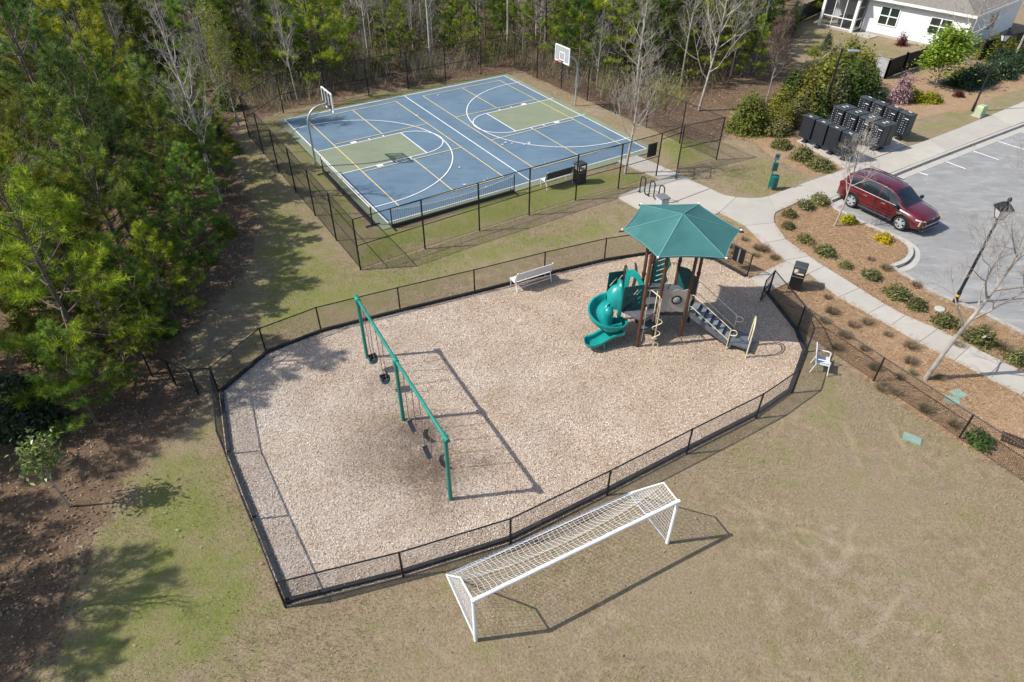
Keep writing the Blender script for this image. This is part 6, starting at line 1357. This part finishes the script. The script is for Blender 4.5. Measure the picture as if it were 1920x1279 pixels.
for x, y in spots:
    rr = g.random(); rz = g.uniform(0, 6.28); left, where, grp = zone(x, y); sc_ = g.uniform(.85, 1.15)
    if left: kind = ('full', g.choice((0, 1, 1, 2, 2, 4, 3))) if rr < .66 else ('tall', g.randrange(3)) if rr < .76 else None
    else: kind = ('tall', g.randrange(3)) if rr < .13 else ('full', g.choice((0, 1, 2, 3, 4))) if rr < .50 else None
    hm_ = 99
    if left and 22 < y < 44:
        hm_ = ((-6.6-(y+1-25.6)*.633)-x-.6)*g.uniform(.6, 1)
        if kind and kind[0] == 'tall' and hm_ < 10: kind = ('full', 2)
    if x > 6 and y < 68:
        hm_ = max(2.6, 20.5+(y-52)*.35-x+2)
        if kind and kind[0] == 'tall': kind = ('full', g.choice((1, 3)))
        if not kind and hm_ < 6: sc_ *= .6
    if kind: o = put_pine(kind[0], kind[1], x, y, min(sc_, hm_/7.7)*(.95 if left and kind[0] == 'full' else .8 if left else .95 if kind[0] == 'tall' else g.uniform(.7, 1.25)), rz, 'pine', 'pines in the '+grp); reg(o, KIND[kind], '', where)
    else: i = g.randrange(4); o = put_bare(BG[i], x, y, g.uniform(.65, 1.0), rz, 'bare tree', 'bare trees in the '+grp); reg(o, BK[i], '', where)
# growth right at the edge of the lawn
for k, (px, py, i, s, lab) in enumerate(((352,598,0,.5,'young bright pine on the litter edge above the side fence'),(322,652,2,.55,'young slender pine just behind the short side fence'),(398,520,3,.6,'stubby pine at the lawn edge level with the swing frame'),(415,462,1,.55,'young pine at the lawn edge below the court corner'),(428,372,2,.6,'slim young pine at the lawn edge beside the left court fence'),(424,325,1,.62,'mid green young pine opposite the upper half of the left court fence'),(282,716,1,.5,'young pine in the shade of the nearest big pine'),(238,752,3,.45,'low stubby pine over the red litter beneath the nearest big pine'),(372,560,1,.42,'small young pine on the lawn edge among fallen leaves'))):
    p = at(px, py); put_pine('full', i, p.x-.5, p.y, s, k*1.9, lab); taken.append((p.x-.5, p.y))
for k, (px, py, s, lab) in enumerate(((440,438,.5,'low brownish shrub at the lawn edge below the court corner'),(446,285,.6,'low shrub at the woods edge beside the upper left court fence'),(404,492,.45,'low olive shrub at the lawn edge among young pines'),(340,625,.4,'low shrub at the litter edge near the side fence'))):
    p = at(px, py); plant('understory_shrub', lab, 'shrub', (p.x-.4, p.y, -.04), zip(('foliage', 'stem'), EVG[1] if k != 3 else EVG[0]), k, s)
# young pines and shrubs filling in below them
low = []; tries = 0
while tries < 12000 and len(low) < 230:
    tries += 1; x, y = g.uniform(-40, 24), g.uniform(14, 66)
    if not inside(WOOD, np.array([x]), np.array([y]))[0] or abs(x) > .78*y+4: continue
    if any((x-a)**2+(y-b_)**2 < 1.35**2 for a, b_ in taken) : continue
    taken.append((x, y)); low.append((x, y))
for x, y in low:
    left, where, grp = zone(x, y); rr = g.random(); rz = g.uniform(0, 6.28)
    if rr < (.6 if left else .45): i = g.choice((0, 1, 2, 3)); o = put_pine('full', i, x, y, g.uniform(.30, .55) if left else g.uniform(.42, .85) if x < 8 else .4, rz, 'pine', 'young pines in the '+grp); reg(o, 'young '+('bright green', 'mid green', 'slender green', 'stubby green')[i]+' pine', '', where)
    elif not left and rr < .78: i = g.choice((0, 2, 3)); o = put_bare(BG[i], x, y, g.uniform(.4, .7), rz, 'bare sapling', 'bare saplings in the '+grp); reg(o, ('slender grey bare sapling', '', 'short grey bare sapling', 'bushy grey bare sapling')[i], '', where)
    else: i = g.randrange(3); o = plant('understory_shrub', 'shrub', 'shrub', (x, y, -.05), zip(('foliage', 'stem'), EVG[i]), rz, g.uniform(.45, .85), 'understory shrubs in the '+grp); reg(o, SK[i], '', where)
number()
def ordinal(objs, fmt):
    L_ = sorted(objs, key=lambda o: project(o.location)[0])
    for k, o in enumerate(L_): o['label'] = fmt % ORD[min(k, 19)]
byg = lambda s_: [o for o in bpy.data.objects if o.get('group') == s_]
ordinal(byg('dry tufts in the parking bed'), '%s dormant tan tuft from the left in the bed along the parking lot')
ordinal(byg('dry tufts behind the lawn fence'), '%s dormant tan tuft from the left between lawn fence and sidewalk')
ordinal(byg('dry tufts beside the canopy'), '%s dormant tan tuft from the left beside the canopy and sidewalk')
ordinal(byg('dark shrubs making up the hedge'), '%s dark clipped hedge shrub from the left above the upper lamp post')
ordinal(byg('tall shrubs massed behind the mailboxes'), '%s tall olive shrub from the left in the thicket behind the mailboxes')
ordinal(byg('pines along the lower left edge of the woods'), '%s unseen pine from the left shading the grass at the lower left edge')
# ---- brown brush between the trees and young growth along the fence: nobody could count it
UG = tintmat('brush', [(.11, .075, .055), (.24, .17, .125), (.36, .27, .20), (.46, .39, .33), (.33, .31, .13), (.22, .27, .05)])
edgep = P2([(462,214),(530,200),(690,166),(840,145),(965,120),(1060,155),(1160,200),(1225,222),(1290,190),(1370,150),(1300,90),(1100,60),(965,30),(700,60),(500,110),(440,150)])
rg_ = np.random.default_rng(41); cen_ = np.concatenate([sample(edgep, 420, 42), sample(WOOD, 420, 43)]); xy = (np.repeat(cen_, 42, 0)+rg_.normal(0, .42, (840*42, 2))); hh = np.repeat(np.concatenate([rg_.uniform(.8, 2.3, 420), rg_.uniform(.5, 1.5, 420)]), 42)
n = len(xy); a = rg_.uniform(0, 6.28, n); wd = rg_.uniform(.012, .035, n)[:, None]/2; u = np.stack([np.cos(a), np.sin(a), 0*a], 1)*wd; b_ = rg_.uniform(0, 6.28, n); ln = hh*rg_.uniform(.1, .6, n); h2 = hh*rg_.uniform(.5, 1.1, n); c = np.stack([xy[:, 0], xy[:, 1], 0*a-.08], 1); tip = c+np.stack([np.cos(b_)*ln, np.sin(b_)*ln, h2], 1)
tt = np.clip(np.repeat(rg_.choice([.15, .3, .45, .5, .6, .8, .95], 840), 42)+rg_.normal(0, .12, n), 0, 1)
tag(link('undergrowth', npmesh('undergrowth', np.stack([c-u, c+u, tip], 1).reshape(-1, 3), np.arange(3*n).reshape(-1, 3), UG, np.repeat(tt, 3))), kind='stuff')
lf = np.concatenate([sample(edgep, 26000, 44), sample(WOOD, 14000, 45)]); NL = len(lf); C = np.stack([lf[:, 0], lf[:, 1], rg_.uniform(0, 1.55, NL)**1.6], 1); V = leafquads(C, unit(rg_.normal(0, 1, (NL, 3))+np.array([0, 0, .5])), rg_.uniform(.03, .08, NL), rg_); UL = tintmat('understory_leaf', [(.09, .07, .045), (.17, .14, .07), (.15, .17, .045), (.23, .26, .07)])
tag(link('understory_leaves', npmesh('understory_leaves', V, np.arange(len(V)).reshape(-1, 4), UL, np.repeat(np.clip(rg_.choice([.25, .4, .8, .9, 1.], NL)+rg_.normal(0, .1, NL), 0, 1), 4))), kind='stuff')
